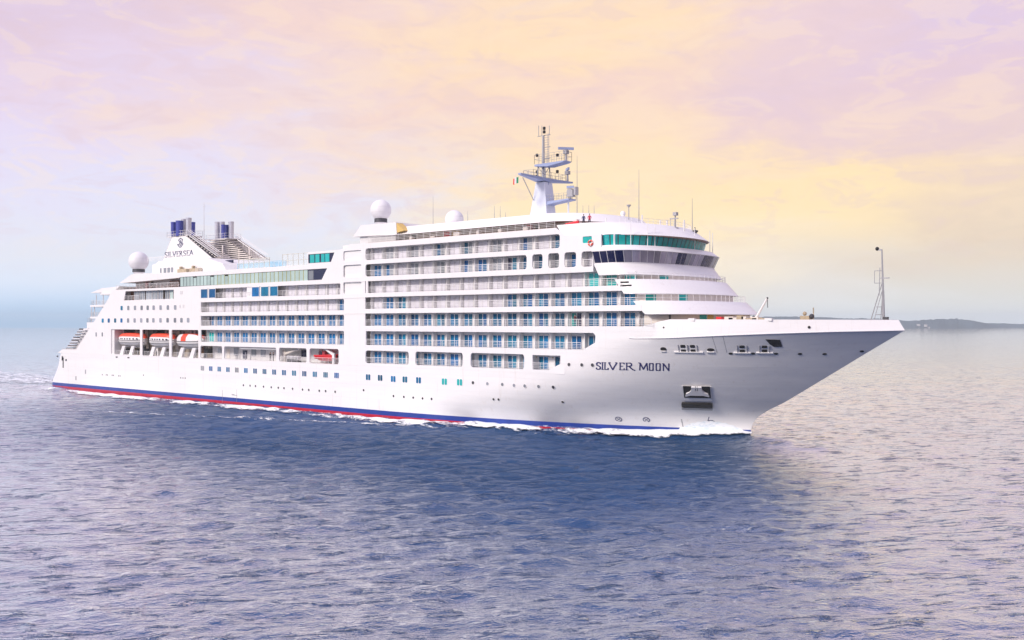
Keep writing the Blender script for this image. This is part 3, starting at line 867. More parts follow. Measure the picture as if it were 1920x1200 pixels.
for px in (1180, 1210, 1224, 1297):
    f = int(frac_at(ot, 29.5, px) * 400); a = pts_ot[f]
    tg = pts_ot[f + 2] - pts_ot[f - 2]; nn = np.array([tg[1], -tg[0]]); nn /= np.hypot(*nn); a = a + nn * .55
    mp.tube((a[0], a[1], 27.9), (a[0], a[1], 31.2), .05)
mp.build('window_washing_rail', WHITE, ship)
# raked visor over the lounge windows
vb, vt = fcurve(167.8, 172.5, 181.3, 13.45, 2.05), fcurve(166.0, 171.0, 178.3, 12.9, 2.05)
tier('lounge_visor', vb, 29.5, vt, 31.45, WHITE)
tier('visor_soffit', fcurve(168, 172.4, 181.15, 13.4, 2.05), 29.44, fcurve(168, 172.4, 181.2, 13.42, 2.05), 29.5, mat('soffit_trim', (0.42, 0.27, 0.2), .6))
crail(vt, 31.45, 0.25, 0.98, 0.8, 30, .5)
f = MB().prism(rr(171.2, 173.05, 28.35, 29.5, .15), YS + .1, YS + .14).build('side_window', TGLASS, ship)

# ------------------------------------------------------------------ top deck house and roofs
MB().box(130.2, 168, -10.6, 10.6, 30.99, 32.4).build('deck_house', CREAM, ship)
MB().box(123.4, 166.3, -13.45, 13.4, 30.95, 31.03).build('sun_deck', TEAK, ship)
railing(124, 166, 31.03, y=-13.3, h=1.0)
rc0, rc1 = fcurve(130.0, 163.0, 171.2, 12.6, 2.1), fcurve(131.5, 162.0, 169.4, 11.4, 2.1)
tier('house_roof', rc0, 32.15, rc1, 33.55, WHITE)
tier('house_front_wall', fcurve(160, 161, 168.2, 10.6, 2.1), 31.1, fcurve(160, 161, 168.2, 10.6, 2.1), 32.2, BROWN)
fx = fcurve(150, 162.8, 170.9, 12.45, 2.1)
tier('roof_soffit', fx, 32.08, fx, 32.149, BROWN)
# aft end block of the roof
blk = MB()
bl0 = [(119.7, 32.35), (130.6, 32.1), (131.2, 32.15), (131.0, 34.2), (121.8, 34.3)]
blk.prism(bl0, -13.1, 12.8)
blk.build('radome_plinth', WHITE, ship)
MB().box(121.0, 130.4, -12.6, 12.5, 30.96, 32.4).build('plinth_house', GREYW, ship)
MB().prism([(131.0, 32.4), (132.9, 32.7), (131.0, 34.1)], -13.0, -11.5).build('plinth_fairing', FREE, ship)
for px, a, b, m, nm in ((773, 440.5, 453, DARK, 'house_door'), (835, 433.5, 447, REDP, 'fire_locker'), (848, 436, 447, FREE, 'house_window'), (855.5, 435.5, 446, FREE, 'house_window'), (934, 425, 440, DARK, 'house_door'), (979, 422, 436, DARK, 'house_door'), (988, 421.5, 434, REDP, 'fire_locker'), (1024, 421, 432, GREYW, 'house_window')):
    x = S(px, a, -10.62)[0]
    w = 1.2 if nm == 'fire_locker' else .95
    MB().box(x, x + w, -10.72 if nm != 'fire_locker' else -10.95, -10.6, 31.1, 32.1).build(nm, m, ship)
df = MB()
for px in (760, 885, 990, 1015, 1140): 
    x = S(px, 430, -11.0)[0]; df.box(x, x + .15, -11.6, -11.5, 31.03, 32.1)
df.build('roof_post', WHITE, ship)
# deck furniture seen as a clutter of pale shapes
for i in range(6):
    x = 134 + i * 5.1 + random.uniform(-.4, .4)
    MB().box(x, x + random.uniform(.5, 1.4), -12.6, -11.9, 31.03, 31.03 + random.uniform(.3, .9)).build('deck_locker', CREAM, ship)

def radome(x, y, zc, r, z0, label=None):
    t = MB()
    t.sphere((x, y, zc), r, 28)
    d = t.build('satellite_dome', RADOME, ship, sharp=40, label=label)
    MB().lathe([(r * .62, z0 - zc + (zc - r * .80 - z0) * .55), (r * .62, -r * .84), (r * .55, -r * .80)], (x, y, zc), 20).build('dome_collar', SOOT, d, sharp=40)
    MB().lathe([(r * .50, z0 - zc), (r * .42, z0 - zc + .5), (r * .58, z0 - zc + (zc - r * .80 - z0) * .55)], (x, y, zc), 20).build('dome_pedestal', RADOME, d, sharp=40)
    for hh in (-.25, .25):
        MB().lathe([(r * math.sqrt(1 - hh * hh) + .012, r * hh - .02), (r * math.sqrt(1 - hh * hh) + .012, r * hh + .02)], (x, y, zc), 28).build('dome_seam', GREYW, d)
x, z = S(714, 394, -8); radome(x, -8, z, 1.9, 34.25)
x, z = S(852, 411.5, 5); radome(x, 5, z, 1.75, 33.5)
x, z = S(260, 490, -6); radome(x, -6, z, 2.35, 28.3)

# ------------------------------------------------------------------ main mast
mast = MB()
# tapered body with raked after edge
def frustum(mb, q0, z0, q1, z1, mi=0):
    (a0, a1, b0, b1), (c0, c1, d0, d1) = q0, q1
    v = [(a0, b0, z0), (a1, b0, z0), (a1, b1, z0), (a0, b1, z0), (c0, d0, z1), (c1, d0, z1), (c1, d1, z1), (c0, d1, z1)]
    mb.raw(v, [(0, 3, 2, 1), (4, 5, 6, 7), (0, 1, 5, 4), (1, 2, 6, 5), (2, 3, 7, 6), (3, 0, 4, 7)], mi)
MX = 153.0
frustum(mast, (MX - 2.3, MX + 1.8, -1.3, 1.3), 33.2, (MX - 0.9, MX + 1.0, -1.0, 1.0), 40.3)
mo = mast.build('mast', MASTW, ship, label='pale blue grey radar mast')
y1 = MB()
# yard platform: thick at the mast, thin at the tips
for sg in (-1, 1):
    L = 6.2 if sg < 0 else 7.6
    frustum(y1, (MX - .9, MX + 1.1, 0, sg * .01), 39.9, (MX - 1.0, MX + 1.2, 0, sg * .01), 41.0)
    v = [(MX - 1.1, 0, 40.35), (MX + 1.2, 0, 40.35), (MX + 1.3, 0, 40.9), (MX - 1.2, 0, 40.9), (MX - .3, sg * L, 41.0), (MX + .3, sg * L, 41.0), (MX + .3, sg * L, 41.25), (MX - .3, sg * L, 41.25)]
    fl = [(0, 1, 5, 4), (1, 2, 6, 5), (2, 3, 7, 6), (3, 0, 4, 7), (4, 5, 6, 7)]
    y1.raw(v, fl if sg > 0 else [q[::-1] for q in fl])
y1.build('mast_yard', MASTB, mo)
pf = MB()
pf.prism([(MX + .5, 36.2), (MX + 2, 36.55), (MX + 6.0, 36.95), (MX + 6.0, 37.15), (MX - 1.0, 36.9), (MX - 1, 36.7), (MX + .5, 36.6)], -1.0, 1.0)
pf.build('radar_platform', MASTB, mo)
pf = MB()
pf.prism([(MX - 1.2, 43.05), (MX + 1.5, 42.8), (MX + 4.6, 43.15), (MX + 5.2, 43.4), (MX - 1.2, 43.35)], -1.0, 1.0)
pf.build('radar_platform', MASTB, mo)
tr = MB()
for dx in (-.9, .9):
    for dy in (-.6, .6): tr.tube((MX + dx, dy, 40.9), (MX + dx * .8, dy, 43.1), .1)
tr.tube((MX - .9, .6, 40.9), (MX + .8, .6, 43.1), .05).tube((MX + .9, -.6, 40.9), (MX - .8, -.6, 43.1), .05)
tr.tube((MX - .1, 0, 40.9), (MX - .1, 0, 48.2), .28, .2, 10)
for dx in (.55, 1.0): tr.tube((MX + .6 + dx * .5, 0, 43.4), (MX + .6 + dx * .5, 0, 48.4), .04)
for k in range(12): tr.tube((MX, 0, 43.8 + k * .4), (MX + 1.1, 0, 43.8 + k * .4), .03)
for z in (44.3, 46.2, 48.2): tr.tube((MX - .3, 0, z), (MX + 1.4, 0, z), .06)
tr.tube((MX - 1.3, 0, 48.2), (MX + .4, 0, 48.2), .06)
tr.tube((MX - 1.1, 0, 48.2), (MX - 1.1, 0, 50.0), .05).tube((MX - .4, 0, 48.2), (MX - .4, 0, 49.9), .05).tube((MX + 1.2, 0, 48.2), (MX + 1.2, 0, 49.7), .05)
tr.tube((MX - 1.2, -4.0, 40.9), (MX - 1.2, -1.2, 37.4), .07)
tr.build('mast_topworks', GREYM, mo)
rl = MB()
def rails(mb, pts, z, h=1.0, r=.03, bars=(1.0, .5)):
    for a, b in zip(pts[:-1], pts[1:]):
        for q in bars: mb.tube((a[0], a[1], z + h * q), (b[0], b[1], z + h * q), r, None, 4)
        n = max(1, int(math.hypot(b[0] - a[0], b[1] - a[1]) / 0.9))
        for i in range(n + 1):
            x = a[0] + (b[0] - a[0]) * i / n; y = a[1] + (b[1] - a[1]) * i / n
            mb.tube((x, y, z), (x, y, z + h), r, None, 4)
rails(rl, [(MX + 1, 1, ), (MX + 6, 1), (MX + 6, -1), (MX + 1, -1)], 37.1)
rails(rl, [(MX - 1.2, -1), (MX - 1.2, 1), (MX + 5.1, 1), (MX + 5.1, -1), (MX - 1.2, -1)], 43.45, 1.5)
rails(rl, [(MX - 1, -4), (MX + 1.1, -4), (MX + 1.1, 4.5), (MX - 1, 4.5), (MX - 1, -4)], 41.0)
rl.build('railing', GREYM, mo)
for (x, y, z, L, rz) in ((MX + 4.7, 0, 43.5, 2.6, .9), (MX + .5, 5.8, 41.2, 2.0, -.7), (MX + 5.6, 0, 37.1, 1.2, .4)):
    r_ = empty('radar_scanner', (x, y, z), parent=mo)
    MB().tube((0, 0, 0), (0, 0, 1.3), .2, .16, 8).box(-.35, .35, -.35, .35, 1.1, 1.7).build('radar_post', GREYM, r_)
    a = MB(); ca, sa = math.cos(rz), math.sin(rz)
    a.raw([(ca * u - sa * v, sa * u + ca * v, 1.8 + w) for w in (0, .4) for v in (-.15, .15) for u in (-L / 2, L / 2)], [(0, 2, 3, 1), (4, 5, 7, 6), (0, 1, 5, 4), (2, 6, 7, 3), (0, 4, 6, 2), (1, 3, 7, 5)])
    a.build('radar_bar', MASTB, r_)
lt = MB()
for x, y, z in ((MX - 1.2, -.3, 45.0), (MX - 1.2, -.3, 42.2), (MX - 1.2, -.3, 41.5), (MX + 2.9, 0, 44.6), (MX + 2.9, 0, 41.9), (MX + .1, 0, 48.8), (MX + .1, 0, 49.4)):
    lt.lathe([(.16, -.25), (.24, -.2), (.24, .2), (.16, .25)], (x, y, z), 10)
lt.build('navigation_light', DARK, mo)
MB().tube((MX + 5.2, 0, 33.2), (MX + 5.2, 0, 37.0), .14).build('platform_post', MASTW, mo)
sp = MB()
sp.box(MX + 5.7, MX + 6.9, -1.1, -.4, 37.4, 38.5).box(MX + 7.1, MX + 7.5, -1.1, -.3, 37.6, 38.9)
sp.build('horn', GREYM, mo)

# small aerials on the roofs
def whip(px, y0, y1, yy, r=.05, parent=ship):
    x, z0 = S(px, y0, yy); z1 = S(px, y1, yy)[1]
    MB().tube((x, yy, z0 - .5), (x, yy, z0 + (z1 - z0) * .3), r, r * .8).tube((x, yy, z0 + (z1 - z0) * .3), (x, yy, z1), r * .8, r * .35).build('whip_aerial', GREYM, parent)
for px, a, b, yy in ((812, 416, 368, -8), (877, 413, 396, -6), (927, 408, 386, -6), (938, 408, 386, -4), (1082, 399, 292, -6), (1093, 399, 385, -6), (1104, 399, 384, -6), (1114, 399, 386, -6), (1198, 409, 318, 2), (1298, 432, 372, 5), (948, 406, 398, -8)):
    whip(px, a, b, yy, .07 if a - b > 50 else .05)
x, z = S(1179, 408, 0)
MB().tube((x, 0, z - 1), (x, 0, z + 1.6), .07).lathe([(.1, 1.6), (.35, 1.9), (.35, 2.0)], (x, 0, z), 10).build('loudhailer_post', GREYM, ship)
x, z = S(1168, 400.5, 0); MB().sphere((x, 0, z), .42, 14).lathe([(.3, -1.0), (.3, -.25)], (x, 0, z), 12).build('satellite_dome', RADOME, ship, sharp=40)
x, z = S(1266, 428, 0)
MB().tube((x, 0, z - .6), (x, 0, z + 2.2), .16, .1).box(x - .9, x + .5, -.1, .1, z + 1.4, z + 1.55).box(x - .25, x + .35, -.3, .3, z + 1.9, z + 2.4).tube((x - .8, 0, z - .5), (x - .8, 0, z + 1.5), .04).lathe([(.5, -.2), (.5, .1)], (x, 0, z), 10).build('signal_mast', GREYM, ship)
x, z = S(1303, 437, 6); MB().sphere((x, 6, z + .2), .35, 10).tube((x, 6, z - .8), (x, 6, z + .9), .08).box(x - .5, x + .5, 5.9, 6.1, z + .1, z + .4).build('searchlight', SOOT, ship)
for px in (1238, 1251, 1283, 1204):
    x, z = S(px, 424 if px > 1230 else 414, 0); MB().tube((x, 0, z - .8), (x, 0, z + .9), .12).build('deck_light', GREYW, ship)
x, z = S(1331, 470, 11)
MB().tube((x, 11, 27.9), (x, 11, 31.6), .05).tube((x + .5, 11, 27.9), (x + .5, 11, 31.2), .05).build('signal_pole', GREYW, ship)

# ------------------------------------------------------------------ funnels
def funnel(sg):
    fu = empty('funnel', (0, 0, 0), parent=ship)
    yo, yi = sg * 7.0, sg * 3.2
    panel = [S(305, 490, -7), S(322, 444, -7), S(347, 441, -7), S(404, 490, -7)]
    shift = 0.0
    pts = [(x, z) for x, z in panel]
    MB().prism(pts, min(yo, yo - sg * .25), max(yo, yo - sg * .25)).build('funnel_casing', WHITE, fu)
    x0, zb = pts[0]; x1, zt = pts[1]; x2, _ = pts[2]; x3, _ = pts[3]
    # louvred inner side and sloping front
    lv = MB()
    n = 12
    for i in range(n):
        z = zb + (zt - zb) * (i + .2) / n; f = (z - zb) / (zt - zb)
        a = x0 + (x1 - x0) * f; b = x3 + (x2 - x3) * f
        lv.box(a, b, min(yi, yi + sg * .12), max(yi, yi + sg * .12), z, z + .22)
        lv.box(b - .35, b + .1, min(yi, yo), max(yi, yo - sg * .3), z, z + .16)
        lv.box(a - .05, a + .2, min(yi, yo), max(yi, yo - sg * .3), z, z + .16)
    lv.build('funnel_louvre', CREAM, fu)
    co = MB()
    for k in range(5):
        f = k / 4
        a = x0 + (x3 - x0) * (.12 + .76 * f)
        zz = zb + (zt - zb) * (1 if .3 < f < .5 else .55)
        co.box(a - .12, a + .12, min(yi + sg * .2, yi + sg * .4), max(yi + sg * .2, yi + sg * .4), zb, min(zt, zz))
    co.prism([(x0 + 2.0, zb), (x1 + .8, zt - .3), (x2 - .6, zt - .3), (x3 - 4.5, zb)], min(yi + sg * .8, yo - sg * .6), max(yi + sg * .8, yo - sg * .6), 1)
    co.build('funnel_core', [CREAM, SOOT], fu)
    # stairs climbing the sloping front edge
    st = MB()
    for dy in (.05, .75):
        y = yo - sg * (dy + .35)
        st.tube((x3 + .2, y, zb + .2), (x2 + .2, y, zt + .3), .12, None, 4, 0)
        st.tube((x3 + .2, y, zb + 1.2), (x2 + .2, y, zt + 1.3), .06, None, 4, 0)
    for i in range(22):
        f = (i + .5) / 22
        x = x3 + (x2 - x3) * f; z = zb + (zt - zb) * f
        st.box(x - .12, x + .3, min(yo - sg * .42, yo - sg * 1.08), max(yo - sg * .42, yo - sg * 1.08), z + .2, z + .28, 1)
        st.box(x + .2, x + .32, min(yo - sg * .02, yo - sg * .4), max(yo - sg * .02, yo - sg * .4), z - .1, z + .22, 1)
    st.build('funnel_stair', [WHITE, SOOT], fu)
    pl = MB()
    pl.box(x1 - 2.0, x2 + 1.2, min(yi, yo), max(yi, yo), zt - .1, zt + .05)
    rails(pl, [(x1 - 2.0, yo), (x2 + 1.0, yo), (x2 + 1.0, yi), (x1 - 2.0, yi), (x1 - 2.0, yo)], zt, 1.2)
    rails(pl, [(x1 - 2.0, yo + sg * .1), (x2 + 1.0, yo + sg * .1)], zt - .2, .7)
    pl.build('funnel_platform', WHITE, fu)
    for k, (dx, dy, r, zz, m) in enumerate(((.2, .6, .62, 40.3, BLUEP), (1.3, 2.6, .62, 41.1, SILVER), (3.0, .5, .85, 40.4, BLUEP), (3.4, 2.6, .6, 41.0, SILVER), (5.3, 1.4, .62, 41.0, SILVER), (4.5, 3.0, .5, 40.2, BLUEP))):
        x = x1 - .4 + dx; y = yo - sg * dy
        p = MB().lathe([(r, 0), (r, zz - zt - .35), (r * 1.06, zz - zt - .35), (r * 1.06, zz - zt)], (x, y, zt), 16)
        p.lathe([(r * .8, zz - zt + .004), (r * .8, zz - zt + .01)], (x, y, zt), 16, 1)
        p.build('exhaust_pipe', [m, DARK], fu, sharp=40)
    return fu
fs = funnel(-1)
fs['label'] = 'funnel with the line name and emblem on its casing'
fp = funnel(1)
# funnel deck house
fh = MB().prism([(43.6, 27.8), (74, 27.8), (72.5, 29.6), (66, 31.1), (46.5, 31.2), (45.0, 30.6), (43.6, 30.4)], -9.5, 9.5).build('funnel_house', WHITE, ship)
hw = MB()
for a, b in ((300, 303), (307, 312), (314, 319), (321, 325)):
    xa, xb = S(a, 508, -9.5)[0], S(b, 508, -9.5)[0]; hw.box(xa, xb, -9.56, -9.5, 28.4, 29.5)
hw.build('house_window', GGLASS, ship)
gw = MB()
for a, b in ((333, 350), (356, 372)):
    xa, xb = S(a, 508, -10.5)[0], S(b, 508, -10.5)[0]
    gw.box(xa, xb, -10.6, -9.6, 28.0, 28.9)
    gw.box(xa + .5, xa + 1, -10.4, -9.8, 28.9, 29.5)
gw.build('deck_machinery', TAN, ship)
MB().box(75, 92, -7.5, -7.3, 27.85, 29.6).build('pool_bar_wall', mat('pool_bar_blue', (0.25, 0.50, 0.66), .3, var=.3, vscale=1.5), ship)
x = S(416, 489, -6)[0]; MB().box(x, x + 4.2, -6.2, -5.8, 29.2, 30.6).build('video_screen', NAVY, ship)
railing(41, 66, 31.25, y=-9.3, h=.9)
# thin mast between the funnels
x, z = S(382.5, 380, 0)
MB().tube((x, 0, 27.8), (x, 0, z), .13, .05).box(x - .5, x + .5, -.05, .05, z - .9, z - .8).build('signal_mast', GREYW, ship)
br = MB()
xb_ = S(388, 450, 0)[0]
for dz in (0, .9): br.tube((xb_, -3.2, 36.5 - dz), (xb_, 3.2, 36.5 - dz), .08)
br.build('funnel_bridge', GREYW, ship)

# ------------------------------------------------------------------ stern terraces
def slab_poly(xe, x1, hw):
    """deck with a rounded after end"""
    pts = [(x1, -hw), (x1, hw)]
    for i in range(13):
        t = math.pi / 2 * (1 - i / 12 * 2)
        pts.append((xe + 6 - 6 * abs(math.cos(t)) ** .8, hw * math.sin(t)))
    return pts
for xe, x1, z0, z1, hw, nm in ((15.3, 33, 20.85, 21.35, 12.9, 'terrace_deck'), (15.6, 30, 18.0, 18.5, 13.1, 'terrace_deck'), (19.8, 36, 23.75, 24.3, 12.6, 'terrace_deck'), (13.8, 27, 15.6, 17.1, 13.0, 'terrace_deck')):
    MB().prism_xy(slab_poly(xe, x1, hw), z0, z1).build(nm, WHITE, ship)
    mb = MB(); P = [p for p in slab_poly(xe + .2, x1, hw - .15)[2:]]
    P = [(x1, hw - .15)] + P + [(x1, -hw + .15)]
    rails(mb, P, z1, 1.05, .03, (1.0, .66, .33)); mb.build('railing', WHITE, ship)
ps = MB()
for x, y, z0, z1 in ((17, -11, 18.5, 20.9), (21, -12.2, 18.5, 20.9), (20.5, -11.5, 21.3, 23.8), (25, -12, 21.3, 23.8), (20, -12.5, 15.7, 18.0)):
    ps.tube((x, y, z0), (x, y, z1), .1)
ps.build('terrace_post', GREYW, ship)
MB().prism([(19.4, 24.3), (30.5, 24.3), (34, 25.6), (25.2, 25.3)], -12.5, 12.5).build('terrace_awning', WHITE, ship)
MB().box(25.5, 27, -12.4, -11, 18.5, 20.8).build('terrace_bar', BROWN, ship)
# stepped pool stairs below: decks with rails between hull top and first terrace
stp = MB(); n = 9
for i in range(n):
    f = i / (n - 1)
    xa = 5.0 + 8.0 * f; z = 9.6 + 5.6 * f
    stp.box(xa, xa + 3.5, -12.4, 12.2, z - .12, z + .05)
    stp.box(xa, xa + .12, -12.3, 12.0, z, z + .35, 1)
rails(stp, [(5, -12.8), (9, -12.9), (14, -12.9)], 9.5, 1.1, .04, (1, .66, .33))
for i in range(6):
    z = 10.2 + i * .9; xa = 6 + (z - 9.6) / 5.6 * 8
    stp.tube((xa, -12.9, z), (xa + 4.6, -12.9, z), .06)
    stp.tube((xa, -12.9, z + .3), (xa + 4.4, -12.9, z + .3), .04)
stp.build('stern_stair', [GREYW, SOOT], ship)
MB().prism([(9, 9.3), (19, 9.3), (22, 15.6), (14.5, 15.6)], -11.8, 11.8).build('stern_wall', GREYW, ship)
# roofed after deck beside the pool with its overhang
MB().prism([(35.6, 26.3), (36.8, 26.25), (62, 26.75), (62, 27.85), (43.5, 28.3), (41.0, 28.1)], -13.35, 13.0).build('after_roof', WHITE, ship)
MB().box(38, 62, -10.6, 10, 24.75, 26.9).build('after_house', GREYW, ship)
x = S(283, 532, -10.7)[0]; MB().box(x, x + 1, -10.7, -10.6, 24.8, 26.4).build('house_door', DARK, ship)
x = S(318, 530, -11)[0]; MB().box(x, x + 4.0, -11.0, -10.6, 24.8, 26.4).build('after_bar', BROWN, ship)
lou = MB().box(0, .65, -1.2, 0, .32, .42).box(.03, .1, -1.15, -1.05, 0, .32).box(.55, .62, -1.15, -1.05, 0, .32).box(.03, .1, -.15, -.05, 0, .32).box(.55, .62, -.15, -.05, 0, .32).raw([(0, 0, .42), (.65, 0, .42), (.65, .55, .9), (0, .55, .9), (0, .02, .36), (.65, .02, .36), (.65, .57, .84), (0, .57, .84)], [(0, 1, 2, 3), (7, 6, 5, 4), (0, 3, 7, 4), (1, 5, 6, 2), (2, 6, 7, 3), (0, 4, 5, 1)]).mesh('deck_lounger', mat('lounger_fabric', (.6, .45, .45), .7, var=.2))
for i in range(9):
    l_ = bpy.data.objects.new('deck_lounger', lou); COL.objects.link(l_); l_.location = (39 + i * 2.3, -11.4, 24.757)
    tag(l_, 'dusty pink deck lounger under the after roof by the white dome', 'deck lounger', 'loungers on the after deck')
x = S(273, 531, -10.8)[0]; MB().box(x, x + .9, -10.9, -10.6, 24.9, 26.2).build('fire_locker', REDP, ship)
railing(34, 61.5, 24.78, y=-13.3)
x, z = S(275, 514, -7); MB().box(x, x + 4, -7.4, -6.6, 28.3, 28.7).build('deck_box', GREENP, ship)
for px in (160, 224): pass
# stern mooring openings
for px, py, w, h in ((116, 671.5, 1.5, 1.1), (118.5, 680, .5, 2.6), (124, 675, .7, .5), (108, 668, .8, .4)):
    mb = MB(); hull_patch(mb, px, py, rr(-w / 2, w / 2, -h / 2, h / 2, .12, 3), 0, .05); mb.build('mooring_opening', SOOT, ship)
for px, py in ((160.5, 697), (142.5, 709)):
    mb = MB(); hull_patch(mb, px, py, rr(-.2, .2, -.5, .5, .1, 3), 0, .06); mb.build('draught_mark', GREYM, ship)
# shell door outline
mb = MB()
for a, b in (((417, 743), (0.03, 1.3)), ((444, 742), (.03, 1.3)), ((440, 741), (.9, .05)), ((437, 739.5), (.5, .05))):
    hull_patch(mb, a[0], a[1], [(-b[0], -b[1]), (b[0], -b[1]), (b[0], b[1]), (-b[0], b[1])], 0, .03)
mb.build('shell_door', GREYM, ship)

# ------------------------------------------------------------------ bow fittings
BK = mat('black_rubber', (0.015, 0.014, 0.013), .6)
def slot(px, py, pts, nm='mooring_opening', ledge=None):
    mb = MB(); hull_patch(mb, px, py, pts, 0, .06, 0)
    o = mb.build(nm, DARK, ship)
    if ledge:
        mb = MB(); hull_patch(mb, px + ledge[2], py + ledge[1], [(-ledge[0], -.08), (ledge[0], -.08), (ledge[0], .08), (-ledge[0], .08)], 0, .16); mb.build('ledge', WHITE, o)
    return o
ov = lambda a, b: [(a * math.cos(2 * math.pi * k / 12), b * math.sin(2 * math.pi * k / 12)) for k in range(12)]
slot(1244, 654.5, ov(.45, .3), ledge=(.35, 3.5, 0)); slot(1332.5, 655.7, ov(.5, .25), ledge=(.5, 4, 0))
for px, lg in ((1281, (2.0, 7, 10)), (1299, None), (1391.5, (1.1, 7.5, 0)), (1433.5, (1.1, 7.5, 0))):
    o = slot(px, 653 if px < 1350 else 653.5, rr(-.34, .34, .12, .55, .1, 2), ledge=lg)
    mb = MB(); hull_patch(mb, px, 653.5 if px < 1350 else 653.8, rr(-.34, .34, -.62, -.14, .1, 2), 0, .06); mb.build('roller_gap', DARK, o)
    mb = MB()
    for q in (-.62, .62): hull_patch(mb, px, 654, [(q - .035, -.65), (q + .035, -.65), (q + .035, .65), (q - .035, .65)], 0, .12)
    mb.build('roller_post', GREYM, o)
pl_, u_, v_, n_ = hull_frame(1450, 644)
slot(1450, 644, [(-1.0, .75), (.85, .7), (1.15, -.55), (.1, -.6), (-.45, -.1)], 'hawse_opening')
for px, py in ((1370, 662.8), (1412, 662.8), (1455, 663), (1500, 663.3), (1546, 663.6), (1616, 658.5)):
    slot(px, py, ov(.28, .16))
slot(1517, 613.5, ov(.18, .18))
for px, py in ((1244.5, 614), ): slot(px, py, ov(.12, .12))
# door seam in the bow
mb = MB()
for (a, b, c, d) in ((1336, 631, 1346, 662), (1356, 630, 1364, 662)):
    for k in range(6):
        px = a + (c - a) * k / 6; py = b + (d - b) * k / 6
        hull_patch(mb, px, py + 2, [(-.03, -.25), (.03, -.25), (.0, .25), (-.06, .25)], 0, .02)
mb.build('bulwark_seam', GREYM, ship)
# knuckle shadow moulding
mb = MB(); P0 = []
for px in range(1180, 1690, 10):
    x, z = None, None
    lo, hi = -13.6, 0.0
    for _ in range(30):
        m_ = .5 * (lo + hi); xx, zz = S(px, 600, m_)
        if m_ + hb(xx, max(zk(xx), .75 * zk(xx) + 4)) < 0: lo = m_
        else: hi = m_
    xx, zz = S(px, 600, lo); P0.append((xx, lo - .02, zk(xx) + .0))
mb.path(P0, .07, 5); mb.build('knuckle_moulding', GREYW, ship)
# anchor pocket frame, bolster bar
mb = MB(); p, u, v, n = hull_frame(1308, 738)
def hp(name, px, py, pts, a, b, m, parent=ship):
    mb = MB(); hull_patch(mb, px, py, pts, a, b); return mb.build(name, m, parent)
ap = hp('anchor_pocket', 1307, 737.5, [(-2.0, -1.45), (2.0, -1.45), (2.0, 1.5), (-2.0, 1.5)], .02, .10, WHITE)
hp('pocket_recess', 1307, 734.5, [(-1.85, -1.1), (1.85, -1.1), (1.85, 1.25), (-1.85, 1.25)], .13, .16, DARK, ap)
hp('anchor_bolster', 1307, 757.5, [(-2.15, -.42), (2.15, -.42), (2.15, .25), (2.0, .4), (-2.0, .4), (-2.15, .25)], .02, .35, BK, ap)
hp('bolster_step', 1307, 764.5, [(-2.15, -.25), (2.15, -.25), (2.15, .2), (-2.15, .2)], .02, .25, GREYM, ap)
anc = hp('anchor', 1307, 733.5, [(-1.65, -.75), (-.9, -.5), (.9, -.5), (1.65, -.75), (1.5, -.2), (1.0, .1), (.75, .5), (.7, 1.15), (.15, 1.15), (.2, .35), (.1, .3), (.08, 1.15), (-.08, 1.15), (-.1, .3), (-.2, .35), (-.15, 1.15), (-.7, 1.15), (-.75, .5), (-1.0, .1), (-1.5, -.2)], .17, .42, mat('anchor_white', (.75, .74, .75), .45), None)
tag(anc, 'pale stockless anchor stowed flat in the dark bow pocket', 'anchor')
# thruster and bulb marks painted on the bow
for px, py in ((1160, 786), (1212, 787)):
    mb = MB(); r = .55; th = .15
    k = 20
    for i in range(k):
        a, b = 2 * math.pi * i / k, 2 * math.pi * (i + 1) / k
        hull_patch(mb, px, py, [(r * math.cos(a), r * math.sin(a)), (r * math.cos(b), r * math.sin(b)), ((r - th) * math.cos(b), (r - th) * math.sin(b)), ((r - th) * math.cos(a), (r - th) * math.sin(a))], .01, .025)
    for sg in (1, -1):
        d = (r - th) * .70
        hull_patch(mb, px, py, [(-d - .07, -sg * d), (-d + .07, -sg * d), (d + .07, sg * d), (d - .07, sg * d)], .012, .027)
    mb.build('thruster_mark', LOGO, ship)
def stroke(pts, w):
    """ribbon quads along a polyline in 2D; w = (horizontal stem, thin) ignored unless tuple"""
    out = []
    for a, b in zip(pts[:-1], pts[1:]):
        dx, dy = b[0] - a[0], b[1] - a[1]; L = math.hypot(dx, dy) or 1
        ww = w if not isinstance(w, tuple) else (w[0] * abs(dy) / L + w[1] * abs(dx) / L)
        nx, ny = -dy / L * ww / 2, dx / L * ww / 2
        ex, ey = dx / L * ww * .2, dy / L * ww * .2
        out.append([(a[0] - nx - ex, a[1] - ny - ey), (b[0] - nx + ex, b[1] - ny + ey), (b[0] + nx + ex, b[1] + ny + ey), (a[0] + nx - ex, a[1] + ny - ey)])
    return out
mb = MB()
for q in stroke([(-.15, .75), (-.35, .1), (.1, .1)], .12) + stroke([(-.3, .12), (.3, .15), (.62, -.1), (.6, -.45), (.3, -.62), (-.8, -.62)], .17):
    hull_patch(mb, 1332, 790, q, .01, .025)
mb.build('bulb_mark', LOGO, ship)
mb = MB()
for i in range(6): hull_patch(mb, 1277.5 + i * .6, 787 + i * 2.6, [(-.05, -.1), (.1, -.1), (.1, .1), (-.05, .1)], .01, .025)
mb.build('draught_mark', GREYM, ship)

